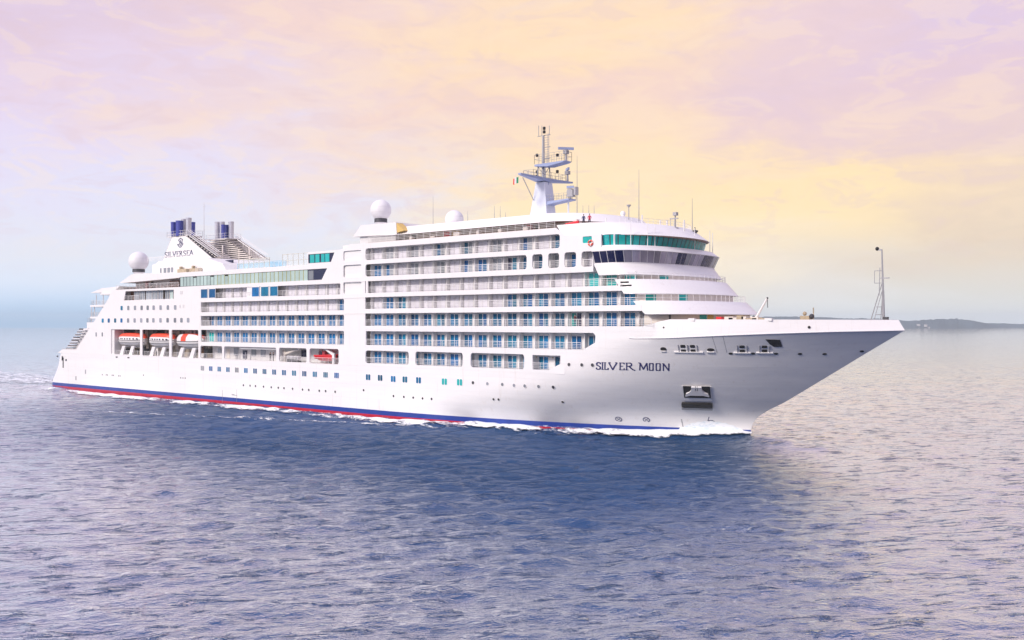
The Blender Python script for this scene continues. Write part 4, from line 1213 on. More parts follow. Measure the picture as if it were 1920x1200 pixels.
# lettering: strokes in a unit box (x right, y up); thick stems, thin arms
GL = {
 'S': [[(.88, .80), (.80, .95), (.55, 1), (.28, .96), (.12, .80), (.18, .62), (.5, .50), (.80, .38), (.90, .2), (.72, .04), (.42, 0), (.15, .05), (.08, .22)]],
 'I': [[(.5, 0), (.5, 1)], [(.1, 1), (.9, 1)], [(.1, 0), (.9, 0)]],
 'L': [[(.2, 0), (.2, 1)], [(0, 1), (.45, 1)], [(.05, 0), (.95, 0), (1, .2)]],
 'V': [[(.05, 1), (.48, 0), (.95, 1)], [(0, 1), (.25, 1)], [(.75, 1), (1, 1)]],
 'E': [[(.2, 0), (.2, 1)], [(.05, 1), (.92, 1), (.95, .85)], [(.2, .52), (.75, .52)], [(.05, 0), (.95, 0), (1, .18)]],
 'R': [[(.12, 0), (.12, 1)], [(0, 1), (.45, 1), (.62, .9), (.62, .65), (.45, .53), (.15, .52)], [(.35, .52), (.75, .06), (1, -.06)], [(0, 0), (.28, 0)]],
 'A': [[(.02, 0), (.5, 1), (.98, 0)], [(.22, .36), (.78, .36)]],
 'M': [[(.12, 0), (.16, 1), (.5, .15), (.86, 1), (.94, 0)], [(0, 1.05), (.16, 1)]],
 'O': [[(.12, .08), (.10, .92), (.25, 1), (.80, 1), (.90, .9), (.90, .08), (.75, 0), (.22, 0), (.12, .08)]],
 'N': [[(.15, 0), (.15, 1), (.85, 0), (.85, 1)], [(0, 1), (.15, 1)]],
}
nm_ = empty('ship_name', parent=ship)
NAME = (('S', 105, 162), ('I', 165, 192), ('L', 197, 242), ('V', 245, 345), ('E', 365, 424), ('R', 438, 545), ('M', 585, 692), ('O', 702, 752), ('O', 776, 832), ('N', 850, 938))
for ch, a, b in NAME:
    a = 1100 + a / 6; b = 1100 + b / 6
    hgt = 13.0; mb = MB()
    def loc(q):
        px = a + (b - a) * q[0]; base = 692.4 + (px - 1117) * 2.6 / 139
        return onhull(px, base - q[1] * hgt) + Vector((.01, -.035, 0))
    for pl in GL[ch]:
        for q in stroke([(x * (b - a) / hgt, y) for x, y in pl], (.18, .095)):
            mb.poly([loc((x * hgt / (b - a), y)) for x, y in q])
    mb.build('letter', LETTER, nm_)
mb = MB()
word = 'SILVERSEA'; wd = [1, .45, .95, 1.15, .95, 1.1, 1, .95, 1.15]; tot = sum(wd); cur = 0
for ch, w in zip(word, wd):
    a = 309 + (363 - 309) * cur / tot; b = 309 + (363 - 309) * (cur + w * .86) / tot; cur += w
    for pl in GL[ch]:
        for q in stroke([(x * (b - a) / 9.6, y) for x, y in pl], (.15, .075)):
            pts = []
            for x, y in q:
                px = a + x * 9.6; base = 482.8 - (px - 309) * 4.6 / 54
                X, Z = S(px, base - y * 9.6, -7.0); pts.append((X, -7.03, Z))
            mb.poly(pts)
mb.build('line_name', LOGO, fs)
mb = MB()
for pl in ([(338.5, 446.5), (335, 450.5), (338, 455), (335.5, 459), (333, 458.5)], [(338.5, 446.5), (342.3, 449), (341, 454), (343.2, 457.5), (338.5, 464)], [(338.8, 450), (338.2, 453), (340.5, 456.5), (337.5, 461.5)], [(333, 458.5), (337, 464)]):
    for q in stroke(pl, 1.5):
        mb.poly([(S(x, y, -7)[0], -7.03, S(x, y, -7)[1]) for x, y in q])
mb.build('emblem', LOGO, fs)

# foremast and foredeck gear
fm = empty('foremast', (0, 0, 0), parent=ship)
FX = 210.0 - .2
MB().tube((FX, 0, 16.3), (FX - .1, 0, 21), .2, .16, 8).tube((FX - .1, 0, 21), (FX - .25, 0, 26.4), .14, .09, 8).box(FX - .75, FX - .2, -.08, .08, 26.3, 26.5).build('mast_pole', GREYM, fm)
MB().sphere((FX - .85, 0, 26.55), .26, 10).build('masthead_light', DARK, fm)
b = MB()
b.tube((FX - 2.0, 0, 16.3), (FX - .25, 0, 22.0), .06).tube((FX - 1.0, 1.4, 16.3), (FX - .1, 0, 21.5), .05).tube((FX - 1.0, -1.4, 16.3), (FX - .1, 0, 21.5), .05)
for z in (18, 19): b.tube((FX - 1.0, 0, z), (FX + .1, 0, z), .04)
b.tube((FX - .6, 0, 20.5), (FX - .5, 0, 24.1), .05).tube((FX - 1.2, 0, 22.1), (FX - .3, 0, 22.1), .04).tube((FX - 1.2, 0, 23.7), (FX - .3, 0, 23.7), .04).tube((FX - 1.2, 0, 22.1), (FX - 1.2, 0, 23.7), .04)
b.box(FX - .5, FX + .7, -.1, .1, 22.65, 22.8)
b.build('mast_stay', GREYM, fm)
x, z = S(1435, 600, -4)
cr = empty('deck_crane', (0, 0, 0), parent=ship)
MB().tube((x - 1.6, -4, 16.3), (x - 1.6, -4, 17.6), .3, .25, 10).box(x - 2.0, x - 1.1, -4.5, -3.5, 16.9, 17.8).build('crane_post', CREAM, cr)
MB().tube((x - 1.5, -4, 17.4), (x + .3, -4, 20.3), .2, .12, 6).build('crane_jib', WHITE, cr)
MB().tube((x + .3, -4, 20.3), (x + .35, -4, 19.0), .05).sphere((x + .3, -4, 20.3), .15, 8).sphere((x - 1.5, -4.5, 17.7), .22, 8).build('crane_hook', SOOT, cr)
x, z = S(1512, 600, 0)
MB().box(x - .7, x + .6, -.5, .5, 16.3, 17.9).sphere((x - .1, -.3, 18.2), .3, 8).tube((x + 1.0, 0, 16.3), (x + 1.0, 0, 19.0), .08).build('windlass', TAN, ship)
x = S(1522, 600, -2)[0]; MB().sphere((x, -2, 17.8), .36, 10).build('mooring_bitt', SOOT, ship)
x = S(1668, 600, 0)[0]; MB().box(x - .8, x - .2, -.3, .3, 17.3, 17.7).build('bow_fairlead', SOOT, ship)
fg = MB()
for px, h, w, m in ((1370, 1.6, 1.2, 0), (1385, 2.0, 1.0, 1), (1394, 1.8, .7, 0), (1402, 1.5, 1.6, 1), (1414, 1.7, .9, 0), (1426, 1.5, 1.3, 1), (1362, 1.8, 1.3, 0)):
    x = S(px, 600, -5)[0]; fg.box(x, x + w, -5.6, -4.4, 16.31, 16.5 + h * .72, m)
fg.build('deck_machinery', [CREAM, TAN], ship)
x = S(1346, 600, -9)[0]; MB().box(x, x + .8, -9.5, -8.7, 16.31, 17.75).build('fire_locker', REDP, ship)
for px in (1296, 1440):
    p, u, v, n = hull_frame(px, 604); MB().box(p.x - .5, p.x + .5, p.y, p.y + .5, 17.2, 17.55).build('bulwark_roller', WHITE, ship)

# ------------------------------------------------------------------ lifeboats in their bays
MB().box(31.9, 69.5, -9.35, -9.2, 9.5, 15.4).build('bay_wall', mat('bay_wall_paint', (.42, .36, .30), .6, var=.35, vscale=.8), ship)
bay_m = [TAN, SOOT, GREYW]
for xa, xb in ((31.9, 45.2), (46.4, 57.8), (59.0, 69.5)):
    for k in range(6):
        x = xa + (xb - xa) * random.random() * .9
        MB().box(x, x + random.uniform(.4, 1.3), -10.6, -9.36, 9.5, random.uniform(10.2, 11.6)).build('davit_winch', random.choice((TAN, TAN, SOOT, GREYW)), ship)
    for k in range(3):
        x = xa + (xb - xa) * random.random() * .85
        MB().box(x, x + random.uniform(1., 2.), -11.2, -9.36, 14.6, 15.4).build('davit_beam', random.choice((SOOT, GREYW)), ship)
for xa in (35.4, 39.6, 48.9, 53.4, 61.0, 65.6):
    MB().prism([(xa, 9.5), (xa + 1.5, 9.5), (xa + 2.6, 11.6), (xa + 1.3, 11.6)], -13.25, -12.9).build('davit_frame', WHITE, ship)
    MB().prism([(xa + 1.4, 11.0), (xa + 2.5, 11.0), (xa + 2.2, 15.3), (xa + 1.6, 15.3)], -10.2, -9.6).build('davit_arm', CREAM, ship)
for xa, xb in ((31.9, 45.2), (46.4, 57.8), (59.0, 69.5), (70.5, 78.5), (79.4, 97), (98.2, 106.6), (107.7, 116)):
    railing(xa + .1, xb - .1, 9.5, y=-13.1, h=1.0, m=GREYW)
def lifeboat(x0, L, kind, label):
    """closed lifeboat: hull and canopy lofted along its length"""
    lb = empty('lifeboat', (x0, -11.9, 11.4))
    tag(lb, label, 'lifeboat', 'lifeboats stowed in the side bays')
    NS = 20
    def sec(f):      # half width, keel z, gunwale z, roof z
        e = 1 - abs(2 * f - 1) ** 3.2
        w = 1.75 * max(.04, e) ** .6
        return w, .15 + .9 * (1 - e) ** 1.6, 1.55 + .15 * (1 - e), 2.1 + 1.15 * max(0, 1 - abs(2 * f - 1) ** 4) ** .8
    h = MB(); c = MB(); bd = MB()
    rings_h, rings_c = [], []
    for i in range(NS + 1):
        f = i / NS; w, kz, gz, rz = sec(f); x = L * f
        rings_h.append([(x, -w, gz), (x, -w * .97, gz * .7 + kz * .3), (x, -w * .7, gz * .25 + kz * .75), (x, 0, kz), (x, w * .7, gz * .25 + kz * .75), (x, w * .97, gz * .7 + kz * .3), (x, w, gz)])
        rings_c.append([(x, -w, gz), (x, -w * .94, gz + (rz - gz) * .5), (x, -w * .62, gz + (rz - gz) * .92), (x, 0, rz), (x, w * .62, gz + (rz - gz) * .92), (x, w * .94, gz + (rz - gz) * .5), (x, w, gz)])
    def loft(mb, rings, mf):
        n = len(rings[0]); v = [p for r_ in rings for p in r_]; i0 = len(mb.v); mb.v += v
        for i in range(len(rings) - 1):
            for k in range(n - 1):
                mb.f.append((i0 + i * n + k, i0 + i * n + k + 1, i0 + (i + 1) * n + k + 1, i0 + (i + 1) * n + k)); mb.m.append(mf(i, k))
        mb.f.append(tuple(i0 + k for k in range(n))); mb.m.append(0)
        mb.f.append(tuple(i0 + (len(rings) - 1) * n + k for k in range(n))); mb.m.append(0)
    loft(h, rings_h, lambda i, k: 0)
    if kind == 'tender': loft(c, rings_c, lambda i, k: 1 if k in (1, 2, 3, 4) else 0)
    else: loft(c, rings_c, lambda i, k: 1 if (k in (2, 3) or 7 <= i <= 10) else 0)
    h.build('boat_hull', mat('lifeboat_white', (.80, .78, .77), .4, var=.05), lb, sharp=40, merge=True)
    c.build('boat_canopy', [mat('lifeboat_white', (.8, .78, .77), .4), ORANGE], lb, sharp=40, merge=True)
    g = MB(); g2_ = MB()
    for i in range(NS):
        w0, _, g0, _ = sec(i / NS); w1, _, g1, _ = sec((i + 1) / NS)
        g.tube((L * i / NS, -w0 - .03, g0), (L * (i + 1) / NS, -w1 - .03, g1), .07, None, 5)
        g2_.tube((L * i / NS, -w0 * .98 - .02, g0 - .55), (L * (i + 1) / NS, -w1 * .98 - .02, g1 - .55), .04, None, 5)
    g.build('rubbing_band', SOOT, lb); g2_.build('grab_line', SOOT, lb)
    if kind == 'tender':
        for q in (.13, .24, .31, .42, .52, .62, .74, .84):
            w, _, gz, rz = sec(q)
            MB().box(L * q, L * q + .5, -w * .99 - .02, -w * .96, gz + .18, gz + .48).build('boat_window', NAVY, lb)
    for q in (.2, .8):
        MB().box(L * q - .15, L * q + .15, -.15, .15, 3.0, 3.7).build('lifting_hook', SOOT, lb)
    MB().box(L * .2, L * .8, -.25, .25, -.1, .25).build('boat_keel', GREYM, lb)
lifeboat(33.4, 11.6, 'tender', 'orange roofed white lifeboat in the aftmost bay, a row of small windows along it')
lifeboat(47.6, 10.0, 'tender', 'orange roofed white lifeboat in the middle bay, its rounded bow beside the pillar')
lifeboat(59.2, 10.2, 'plain', 'white lifeboat without windows, a broad orange band crossing its canopy')

# promenade bays
MB().box(70.4, 117, -10.55, -10.4, 9.45, 12.2).build('promenade_wall', GREYW, ship)
for px, w, h, m, z in ((412, 1.3, 1.0, GGLASS, 10.6), (443, 1.6, 1.5, GGLASS, 10.2), (459.5, 1.5, 1.7, NAVY, 9.6), (476, 1.6, 1.4, GGLASS, 10.2), (493.5, 1.6, 1.4, GGLASS, 10.2), (380, 1.0, 1.6, BROWN, 10.4), (428.5, 1.0, 1.9, CREAM, 9.6), (570.5, 1.7, 1.3, NAVY, 10.4), (602, 1.3, 1.2, NAVY, 10.4), (617, 1.5, 1.2, GGLASS, 10.4)):
    x, _ = S(px, 660, -10.56)
    MB().box(x - w / 2, x + w / 2, -10.62, -10.55, z, z + h).build('promenade_window', m, ship)
MB().prism([(84, 11.7), (97, 11.7), (97, 11.95), (84, 11.95)], -12.9, -12.5).build('overhead_pipe', WHITE, ship)
pt = MB()
for x in (83.6, 85.6, 87.4): pt.tube((x, -12.6, 9.45), (x, -12.6, 11.0), .09)
pt.build('promenade_post', GREYM, ship)
kn = empty('boat_crane', (0, 0, 0), parent=ship)
x, z = S(534, 675, -12.2)
MB().tube((x, -12.2, 9.44), (x, -12.2, 11.0), .42, .34, 10).sphere((x, -12.2, 11.1), .45, 10).build('crane_post', CREAM, kn)
MB().tube((x, -12.2, 10.9), (x + 4.6, -12.2, 12.0), .26, .2, 8).tube((x - .6, -12.2, 10.4), (x - .4, -12.2, 11.8), .22, .22, 8).build('crane_jib', CREAM, kn)
x0, _ = S(541.5, 676, -12.5); x1, _ = S(562, 676, -12.5)
nr = 3
for i in range(nr):
    xa = x0 + (x1 - x0) * i / nr; xb = x0 + (x1 - x0) * (i + 1) / nr - .1
    mb = MB(); mb.tube((xa, -12.5, 10.25), (xb, -12.5, 10.25), .42, None, 14)
    r_ = mb.build('life_raft_canister', mat('canister_white', (.82, .8, .8), .4), sharp=40)
    tag(r_, 'white life raft canister lying in the row under the bay crane', 'life raft', 'raft canisters in the crane bay')
    MB().tube((xa + .3, -12.5, 10.25), (xa + .38, -12.5, 10.25), .44, None, 14).tube((xb - .38, -12.5, 10.25), (xb - .3, -12.5, 10.25), .44, None, 14).build('strap', SOOT, r_)
MB().box(x0, x1, -12.9, -12.1, 9.45, 9.8).box(x0, x0 + .2, -12.9, -12.1, 9.8, 10.0).build('raft_cradle', SOOT, ship)
# red rescue boat
x0, _ = S(595, 675, -12.2); x1, _ = S(631, 675, -12.2)
rb = empty('rescue_boat', (x0, -12.0, 9.75))
tag(rb, 'small bright red open rescue boat under its davit in the foremost bay', 'rescue boat')
L = x1 - x0; rg = []
for i in range(13):
    f = i / 12; e = max(0, 1 - abs(2 * f - .9) ** 3) if f > .1 else .8
    w = .95 * max(.05, 1 - max(0, (f - .45) / .55) ** 2.2) ** .7; kz = .1 + .7 * max(0, (f - .6) / .4) ** 2 + (.5 * max(0, (.15 - f) / .15))
    rg.append([(L * f, -w, 1.1 + .25 * f * f), (L * f, -w * .9, .55), (L * f, -w * .4, kz + .08), (L * f, 0, kz), (L * f, w * .4, kz + .08), (L * f, w * .9, .55), (L * f, w, 1.1 + .25 * f * f)])
mb = MB(); mb.v = [p for r_ in rg for p in r_]
for i in range(12):
    for k in range(6): mb.f.append((i * 7 + k, i * 7 + k + 1, (i + 1) * 7 + k + 1, (i + 1) * 7 + k)); mb.m.append(0)
    mb.f.append((i * 7, (i + 1) * 7, (i + 1) * 7 + 6, i * 7 + 6)); mb.m.append(0)
mb.f.append(tuple(range(7))); mb.m.append(0)
mb.build('boat_hull', REDP, rb, sharp=40)
mb = MB()
for i in range(12):
    a, b = rg[i][0], rg[i + 1][0]; mb.tube(a, b, .14, None, 8); mb.tube((a[0], -a[1], a[2]), (b[0], -b[1], b[2]), .14, None, 8)
mb.build('boat_fender', REDP, rb, sharp=40)
MB().box(L * .3, L * .42, -.35, .35, 1.0, 2.0).tube((L * .15, -.3, 1.1), (L * .15, -.3, 2.3), .04).tube((L * .15, .3, 1.1), (L * .15, .3, 2.3), .04).tube((L * .15, -.3, 2.3), (L * .15, .3, 2.3), .04).build('boat_console', mat('dark_red', (.35, .03, .05), .5), rb)
dv = MB()
dv.prism([(x0 + 3.0, 12.1), (x0 + 3.4, 12.15), (x1 + .3, 11.3), (x1 + .3, 9.5), (x1 - .3, 9.5), (x1 - .3, 11.0)], -13.0, -12.7)
dv.build('rescue_davit', WHITE, ship)

# life rings
def life_ring(x, y, z, label, group='orange life rings'):
    v = []; f = []; N, M = 20, 8
    for i in range(N):
        a = 2 * math.pi * i / N
        for k in range(M):
            b = 2 * math.pi * k / M; r = .36 + .11 * math.cos(b)
            v.append((r * math.cos(a), .11 * math.sin(b) * .8, r * math.sin(a)))
    mb = MB(); mb.v = v
    for i in range(N):
        for k in range(M):
            mb.f.append((i * M + k, ((i + 1) % N) * M + k, ((i + 1) % N) * M + (k + 1) % M, i * M + (k + 1) % M))
            mb.m.append(1 if i % 5 == 0 else 0)
    o = mb.build('life_ring', [ORANGE, WHITE], None, sharp=60, loc=(x, y, z))
    tag(o, label, 'life ring', group)
x, z = S(900, 438.5, -11.0); life_ring(x, -11.0, z, 'orange life ring on the cream deck house wall under the long roof')
x, z = S(1107, 455.5, -13.6); life_ring(x, -13.63, z, 'orange life ring below the small teal side window abaft the bridge')
# flag at the yard
fx, fz = S(968, 342, -6.2)
fl = MB()
for i in range(9):
    a, b = i / 9, (i + 1) / 9
    w = lambda q: .18 * math.sin(q * 9)
    mi = 0 if i < 3 else (1 if i < 6 else 2)
    fl.poly([(MX - .2 - 1.15 * a, -6.25 + w(a), 40.7 - .25 * a), (MX - .2 - 1.15 * b, -6.25 + w(b), 40.7 - .25 * b), (MX - .2 - 1.15 * b, -6.3 + w(b), 39.7 - .25 * b), (MX - .2 - 1.15 * a, -6.3 + w(a), 39.7 - .25 * a)], mi)
fo = fl.build('flag', [GREENP, WHITE, REDP])
sm = fo.modifiers.new('cloth', 'SOLIDIFY'); sm.thickness = .02
tag(fo, 'small green white and red flag flying at the mast yard tip', 'flag')
# red covered gear on the deck beside the two people
xa, _ = S(1064, 418, -11.6); xb, _ = S(1088, 416, -11.6)
MB().tube((xa, -12.0, 31.5), (xb, -12.0, 31.75), .22, .25, 8).build('red_fender', REDP, ship)

# ------------------------------------------------------------------ people
def person(x, y, z, rz, shirt, trousers, hair, label, group=None, arms=0.5, h=1.75):
    """one continuous skinned body, posed standing"""
    me = bpy.data.meshes.new('person')
    s = h / 1.75
    J = [(0, 0, .95), (0, 0, 1.18), (0, .01, 1.42), (0, .0, 1.50), (0, -.02, 1.60), (0, -.01, 1.73)]       # pelvis .. head top
    rad = [(.15, .11), (.14, .10), (.16, .10), (.055, .055), (.085, .095), (.06, .07)]
    E = [(0, 1), (1, 2), (2, 3), (3, 4), (4, 5)]
    for sg in (-1, 1):
        b = len(J)
        J += [(sg * .10, 0, .90), (sg * .11, -.01, .50), (sg * .12, .02, .07), (sg * .13, -.16, .04)]
        rad += [(.09, .09), (.062, .065), (.042, .045), (.035, .03)]
        E += [(0, b), (b, b + 1), (b + 1, b + 2), (b + 2, b + 3)]
        b = len(J)
        J += [(sg * .19, 0, 1.40), (sg * .25, .03 - .06 * arms, 1.13), (sg * .22, -.26 * arms, 1.0 + .06 * arms), (sg * .2, -.33 * arms, .95 + .09 * arms)]
        rad += [(.058, .058), (.045, .045), (.034, .034), (.04, .022)]
        E += [(2, b), (b, b + 1), (b + 1, b + 2), (b + 2, b + 3)]
    me.from_pydata([tuple(c * s for c in j) for j in J], E, [])
    o = bpy.data.objects.new('person', me); COL.objects.link(o)
    sk = o.modifiers.new('skin', 'SKIN')
    for i, r_ in enumerate(rad): me.skin_vertices[0].data[i].radius = (r_[0] * s, r_[1] * s)
    me.skin_vertices[0].data[0].use_root = True
    ss_ = o.modifiers.new('sub', 'SUBSURF'); ss_.levels = 1; ss_.render_levels = 1
    dg = bpy.context.evaluated_depsgraph_get(); dg.update()
    nm = bpy.data.meshes.new_from_object(o.evaluated_get(dg))
    o.modifiers.clear(); o.data = nm
    nm.materials.clear()
    for m in (SKIN, mat('cloth_' + shirt[0], shirt[1], .8), mat('cloth_' + trousers[0], trousers[1], .8), SOOT): nm.materials.append(m)
    for p in nm.polygons:
        c = p.center / s
        p.material_index = 3 if c.z < .09 else (2 if c.z < .93 and abs(c.x) < .2 else (1 if c.z < 1.47 and not (abs(c.x) > .15 and c.z < 1.06) else 0)); p.use_smooth = True
    o.location = (x, y, z); o.rotation_euler = (0, 0, rz)
    hr = MB().sphere((0, .012 * s, 1.70 * s), .10 * s, 12, 0, (.95, 1.05, .75)).build('hair', mat('hair_' + hair[0], hair[1], .7), o, sharp=60)
    fc = MB().sphere((-.035 * s, -.105 * s, 1.65 * s), .012 * s, 6).sphere((.035 * s, -.105 * s, 1.65 * s), .012 * s, 6).raw([(0, -.13 * s, 1.61 * s), (-.015 * s, -.10 * s, 1.60 * s), (.015 * s, -.10 * s, 1.60 * s), (0, -.105 * s, 1.65 * s)], [(0, 1, 2), (0, 2, 3), (0, 3, 1)]).box(-.025 * s, .025 * s, -.108 * s, -.10 * s, 1.562 * s, 1.57 * s).build('face_features', mat('face_dark', (.2, .1, .09), .6), o)
    tag(o, label, 'person', group)
    return o
face = math.atan2(0, 1)
x, _ = S(1093.5, 415, -12.3); person(x, -12.2, 31.05, R(20), ('navy', (.02, .03, .10)), ('dark', (.015, .015, .03)), ('black', (.01, .01, .01)), 'person in navy top standing at the top deck rail beside one in red')
x, _ = S(1104.5, 415, -12.3); person(x, -12.2, 31.05, R(25), ('red', (.55, .02, .06)), ('dark', (.015, .015, .03)), ('brown', (.08, .03, .02)), 'person in red top standing at the top deck rail')
x, _ = S(1079, 600, -12.6); person(x, -12.7, 16.42, R(15), ('dark_red', (.12, .012, .02)), ('blue', (.03, .05, .15)), ('brown', (.06, .03, .02)), 'person in dark red top standing on a cabin balcony by an open door', arms=1.0)
x, _ = S(507, 668, -12.3); person(x, -12.3, 9.46, R(200), ('black', (.012, .012, .016)), ('dark', (.015, .015, .03)), ('black', (.01, .01, .01)), 'person in black on the promenade, farther of two from the white pillar', arms=.2)
x, _ = S(512.5, 668, -12.3); person(x, -12.3, 9.46, R(160), ('black', (.012, .012, .016)), ('dark', (.015, .015, .03)), ('black', (.01, .01, .01)), 'person in black on the promenade, right against the white pillar', arms=.2)

# ------------------------------------------------------------------ sea
NW = 64
lam = np.exp(rng.uniform(math.log(0.75), math.log(7.0), NW))
wdir = math.radians(143) + rng.normal(0, 0.55, NW)
kx = 2 * math.pi / lam * np.cos(wdir); ky = 2 * math.pi / lam * np.sin(wdir)
ph = rng.uniform(0, 2 * math.pi, NW)
amp = 0.0060 * lam ** 0.85 * rng.uniform(.6, 1.4, NW)
def chop_shade_at(x, y):
    """rougher water beside the ship, also the mask that paints its dark reflection"""
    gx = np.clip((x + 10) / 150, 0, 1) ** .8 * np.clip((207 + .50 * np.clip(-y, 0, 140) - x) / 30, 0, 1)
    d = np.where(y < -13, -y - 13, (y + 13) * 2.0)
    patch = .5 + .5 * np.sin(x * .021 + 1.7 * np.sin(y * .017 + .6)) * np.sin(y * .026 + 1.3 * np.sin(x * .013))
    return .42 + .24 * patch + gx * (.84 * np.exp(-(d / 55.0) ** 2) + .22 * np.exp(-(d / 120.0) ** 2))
def sea_h(x, y, cell, choppy=True):
    h = np.zeros_like(x)
    for i in range(NW):
        a = amp[i] * np.clip((lam[i] / (cell * 2.6) - 1) * 1.2, 0, 1)
        if not np.any(a > 0): continue
        t = np.sin(kx[i] * x + ky[i] * y + ph[i])
        h += a * (t + .25 * (1 - np.cos(2 * (kx[i] * x + ky[i] * y + ph[i]))) * .5)
    h *= chop_shade_at(x, y)
    # gentle groups so that the pattern does not look even
    h *= 0.75 + 0.35 * np.sin(x * .045 + 1.3 * np.sin(y * .031)) * np.sin(y * .052 + 1.1 * np.sin(x * .027)) + .15
    # bow and stern waves of the ship
    xx = np.clip(x, -30, 191)
    d = np.abs(y) - hb(xx, np.full_like(x, 1.0))
    d = np.maximum(d, 0)
    A = 1.15 * np.exp(-((x - 189) / 11.0) ** 2) + .55 * np.exp(-((x - 160) / 20.0) ** 2) + .38 * np.exp(-((x - 95) / 60.0) ** 2) + .75 * np.exp(-((x - 0) / 16.0) ** 2) + .2 * np.exp(-((x + 30) / 25.0) ** 2)
    h += A * np.exp(-(d / 3.6) ** 2) * np.where((x > -70) & (x < 215), 1, 0)
    # diverging bow wave crest
    s = 190 - x; yc = 14 * 0 + 2.0 + s * .30
    h += .38 * np.exp(-((np.abs(y) - hb(xx, np.full_like(x, 1.0)) * 0 - yc - 2) / 3.0) ** 2) * np.clip(s / 14, 0, 1) * np.exp(-np.clip(s, 0, 400) / 90.0) * np.where(np.abs(y) > 13.0, 1, 0)
    return h
def build_sea():
    fine = np.radians(np.arange(-32.0, 32.001, 0.058))
    coarse = np.radians(np.r_[np.arange(33, 180, 6.0), np.arange(180, 328, 6.0)])
    ang = np.r_[fine, coarse]
    rad = np.r_[np.linspace(6, 44, 10), 46 * np.exp(np.arange(0, math.log(3930 / 46.0), 0.0042)), [3935.0]]
    na, nr_ = len(ang), len(rad)
    A, Rr = np.meshgrid(ang, rad)
    x = CAM[0] + Rr * (np.cos(A) * FW[0] + np.sin(A) * RT[0]); y = CAM[1] + Rr * (np.cos(A) * FW[1] + np.sin(A) * RT[1])
    cell = Rr * 0.0042
    z = sea_h(x.ravel(), y.ravel(), cell.ravel()).reshape(x.shape)
    z[:, len(fine):] = 0; z[-1] = 0
    co = np.stack([x, y, z], -1).reshape(-1, 3).astype(np.float32)
    i = np.arange(nr_ - 1)[:, None]; j = np.arange(na)[None, :]
    a = i * na + j; b = i * na + (j + 1) % na
    q = np.stack([a, a + na, b + na, b], -1).reshape(-1, 4)
    me = bpy.data.meshes.new('sea')
    c0 = len(co)
    co = np.r_[co, np.array([[CAM[0], CAM[1], 0]], dtype=np.float32)]
    me.vertices.add(len(co)); me.vertices.foreach_set('co', co.ravel())
    tri = np.stack([np.full(na, c0), np.arange(na), (np.arange(na) + 1) % na], -1)
    loops = np.r_[q.ravel(), tri.ravel()].astype(np.int32)
    me.loops.add(len(loops)); me.loops.foreach_set('vertex_index', loops)
    nq = len(q)
    st = np.r_[np.arange(nq) * 4, nq * 4 + np.arange(na) * 3].astype(np.int32)
    me.polygons.add(nq + na); me.polygons.foreach_set('loop_start', st)
    me.polygons.foreach_set('use_smooth', np.ones(nq + na, dtype=bool))
    me.update(calc_edges=True); me.validate()
    at = me.attributes.new('chop_shade', 'FLOAT', 'POINT'); at.data.foreach_set('value', chop_shade_at(co[:, 0], co[:, 1]).astype(np.float32))
    at = me.attributes.new('fine', 'FLOAT', 'POINT'); at.data.foreach_set('value', (np.clip(170.0 / np.maximum(1, np.hypot(co[:, 0] - CAM[0], co[:, 1] - CAM[1])), .02, 1) ** 1.2).astype(np.float32))
    o = bpy.data.objects.new('sea', me); COL.objects.link(o)
    m = bpy.data.materials.new('sea_water'); m.use_nodes = True
    T = NT(m.node_tree); b = T.n['Principled BSDF']
    pos = T.add('ShaderNodeNewGeometry').outputs['Position']
    b.inputs['IOR'].default_value = 1.333; b.inputs['Specular IOR Level'].default_value = 0.0
    b.inputs['Roughness'].default_value = 0.6
    chop_shade = T.add('ShaderNodeAttribute', attribute_name='chop_shade').outputs['Fac']
    v = T.noise(T.mapping(pos, scale=(.012, .012, 0)), 1.0, 4, .6)
    T.link(T.mix(T.rng(v, .35, .65, 0, 1), (0.013, 0.054, 0.138, 1), (0.024, 0.072, 0.190, 1)), b.inputs['Base Color'])
    cu, cv = math.cos(math.radians(143)), math.sin(math.radians(143))     # wind direction
    wu = T.vmath('DOT_PRODUCT', pos, (-cv, cu, 0)); wv = T.vmath('DOT_PRODUCT', pos, (cu, cv, 0))
    def wnoise(a, b_, det, rgh, dist, off=0.0):
        cx_ = T.add('ShaderNodeCombineXYZ'); T.link(T.math('MULTIPLY', wu, a), cx_.inputs[0]); T.link(T.math('MULTIPLY', wv, b_), cx_.inputs[1]); cx_.inputs[2].default_value = off
        return T.noise(cx_.outputs[0], 1.0, det, rgh, dist)
    w0 = wnoise(.22, .55, 3, .55, .4)
    w1 = wnoise(1.1, 2.0, 4, .62, .5, 3.1)
    w2 = wnoise(3.2, 5.6, 3, .6, .4, 7.7)
    w3 = T.rng(wnoise(.42, 1.35, 4, .6, .6, 5.5), .56, .74, 0, 1, True)     # scattered steep wavelets
    hh = T.math('ADD', T.math('ADD', T.math('MULTIPLY', w1, .15), T.math('MULTIPLY', w2, .045)), T.math('MULTIPLY', w0, .16))
    fine_ = T.add('ShaderNodeAttribute', attribute_name='fine').outputs['Fac']
    hh = T.math('MULTIPLY', T.math('MULTIPLY', hh, T.rng(chop_shade, .42, 1.3, .60, 1.25)), fine_)
    hh = T.math('ADD', hh, T.math('MULTIPLY', w3, T.math('MULTIPLY', T.math('POWER', fine_, .5), .21)))
    bn = T.add('ShaderNodeBump'); bn.inputs['Strength'].default_value = 1.0; bn.inputs['Distance'].default_value = 1.0
    T.link(hh, bn.inputs['Height']); T.link(bn.outputs[0], b.inputs['Normal'])
    # bright surface reflection, rising steeply towards grazing sight lines; cut beside the ship to paint in its dark reflection
    lw = T.add('ShaderNodeLayerWeight'); lw.inputs['Blend'].default_value = 0.5; T.link(bn.outputs[0], lw.inputs['Normal'])
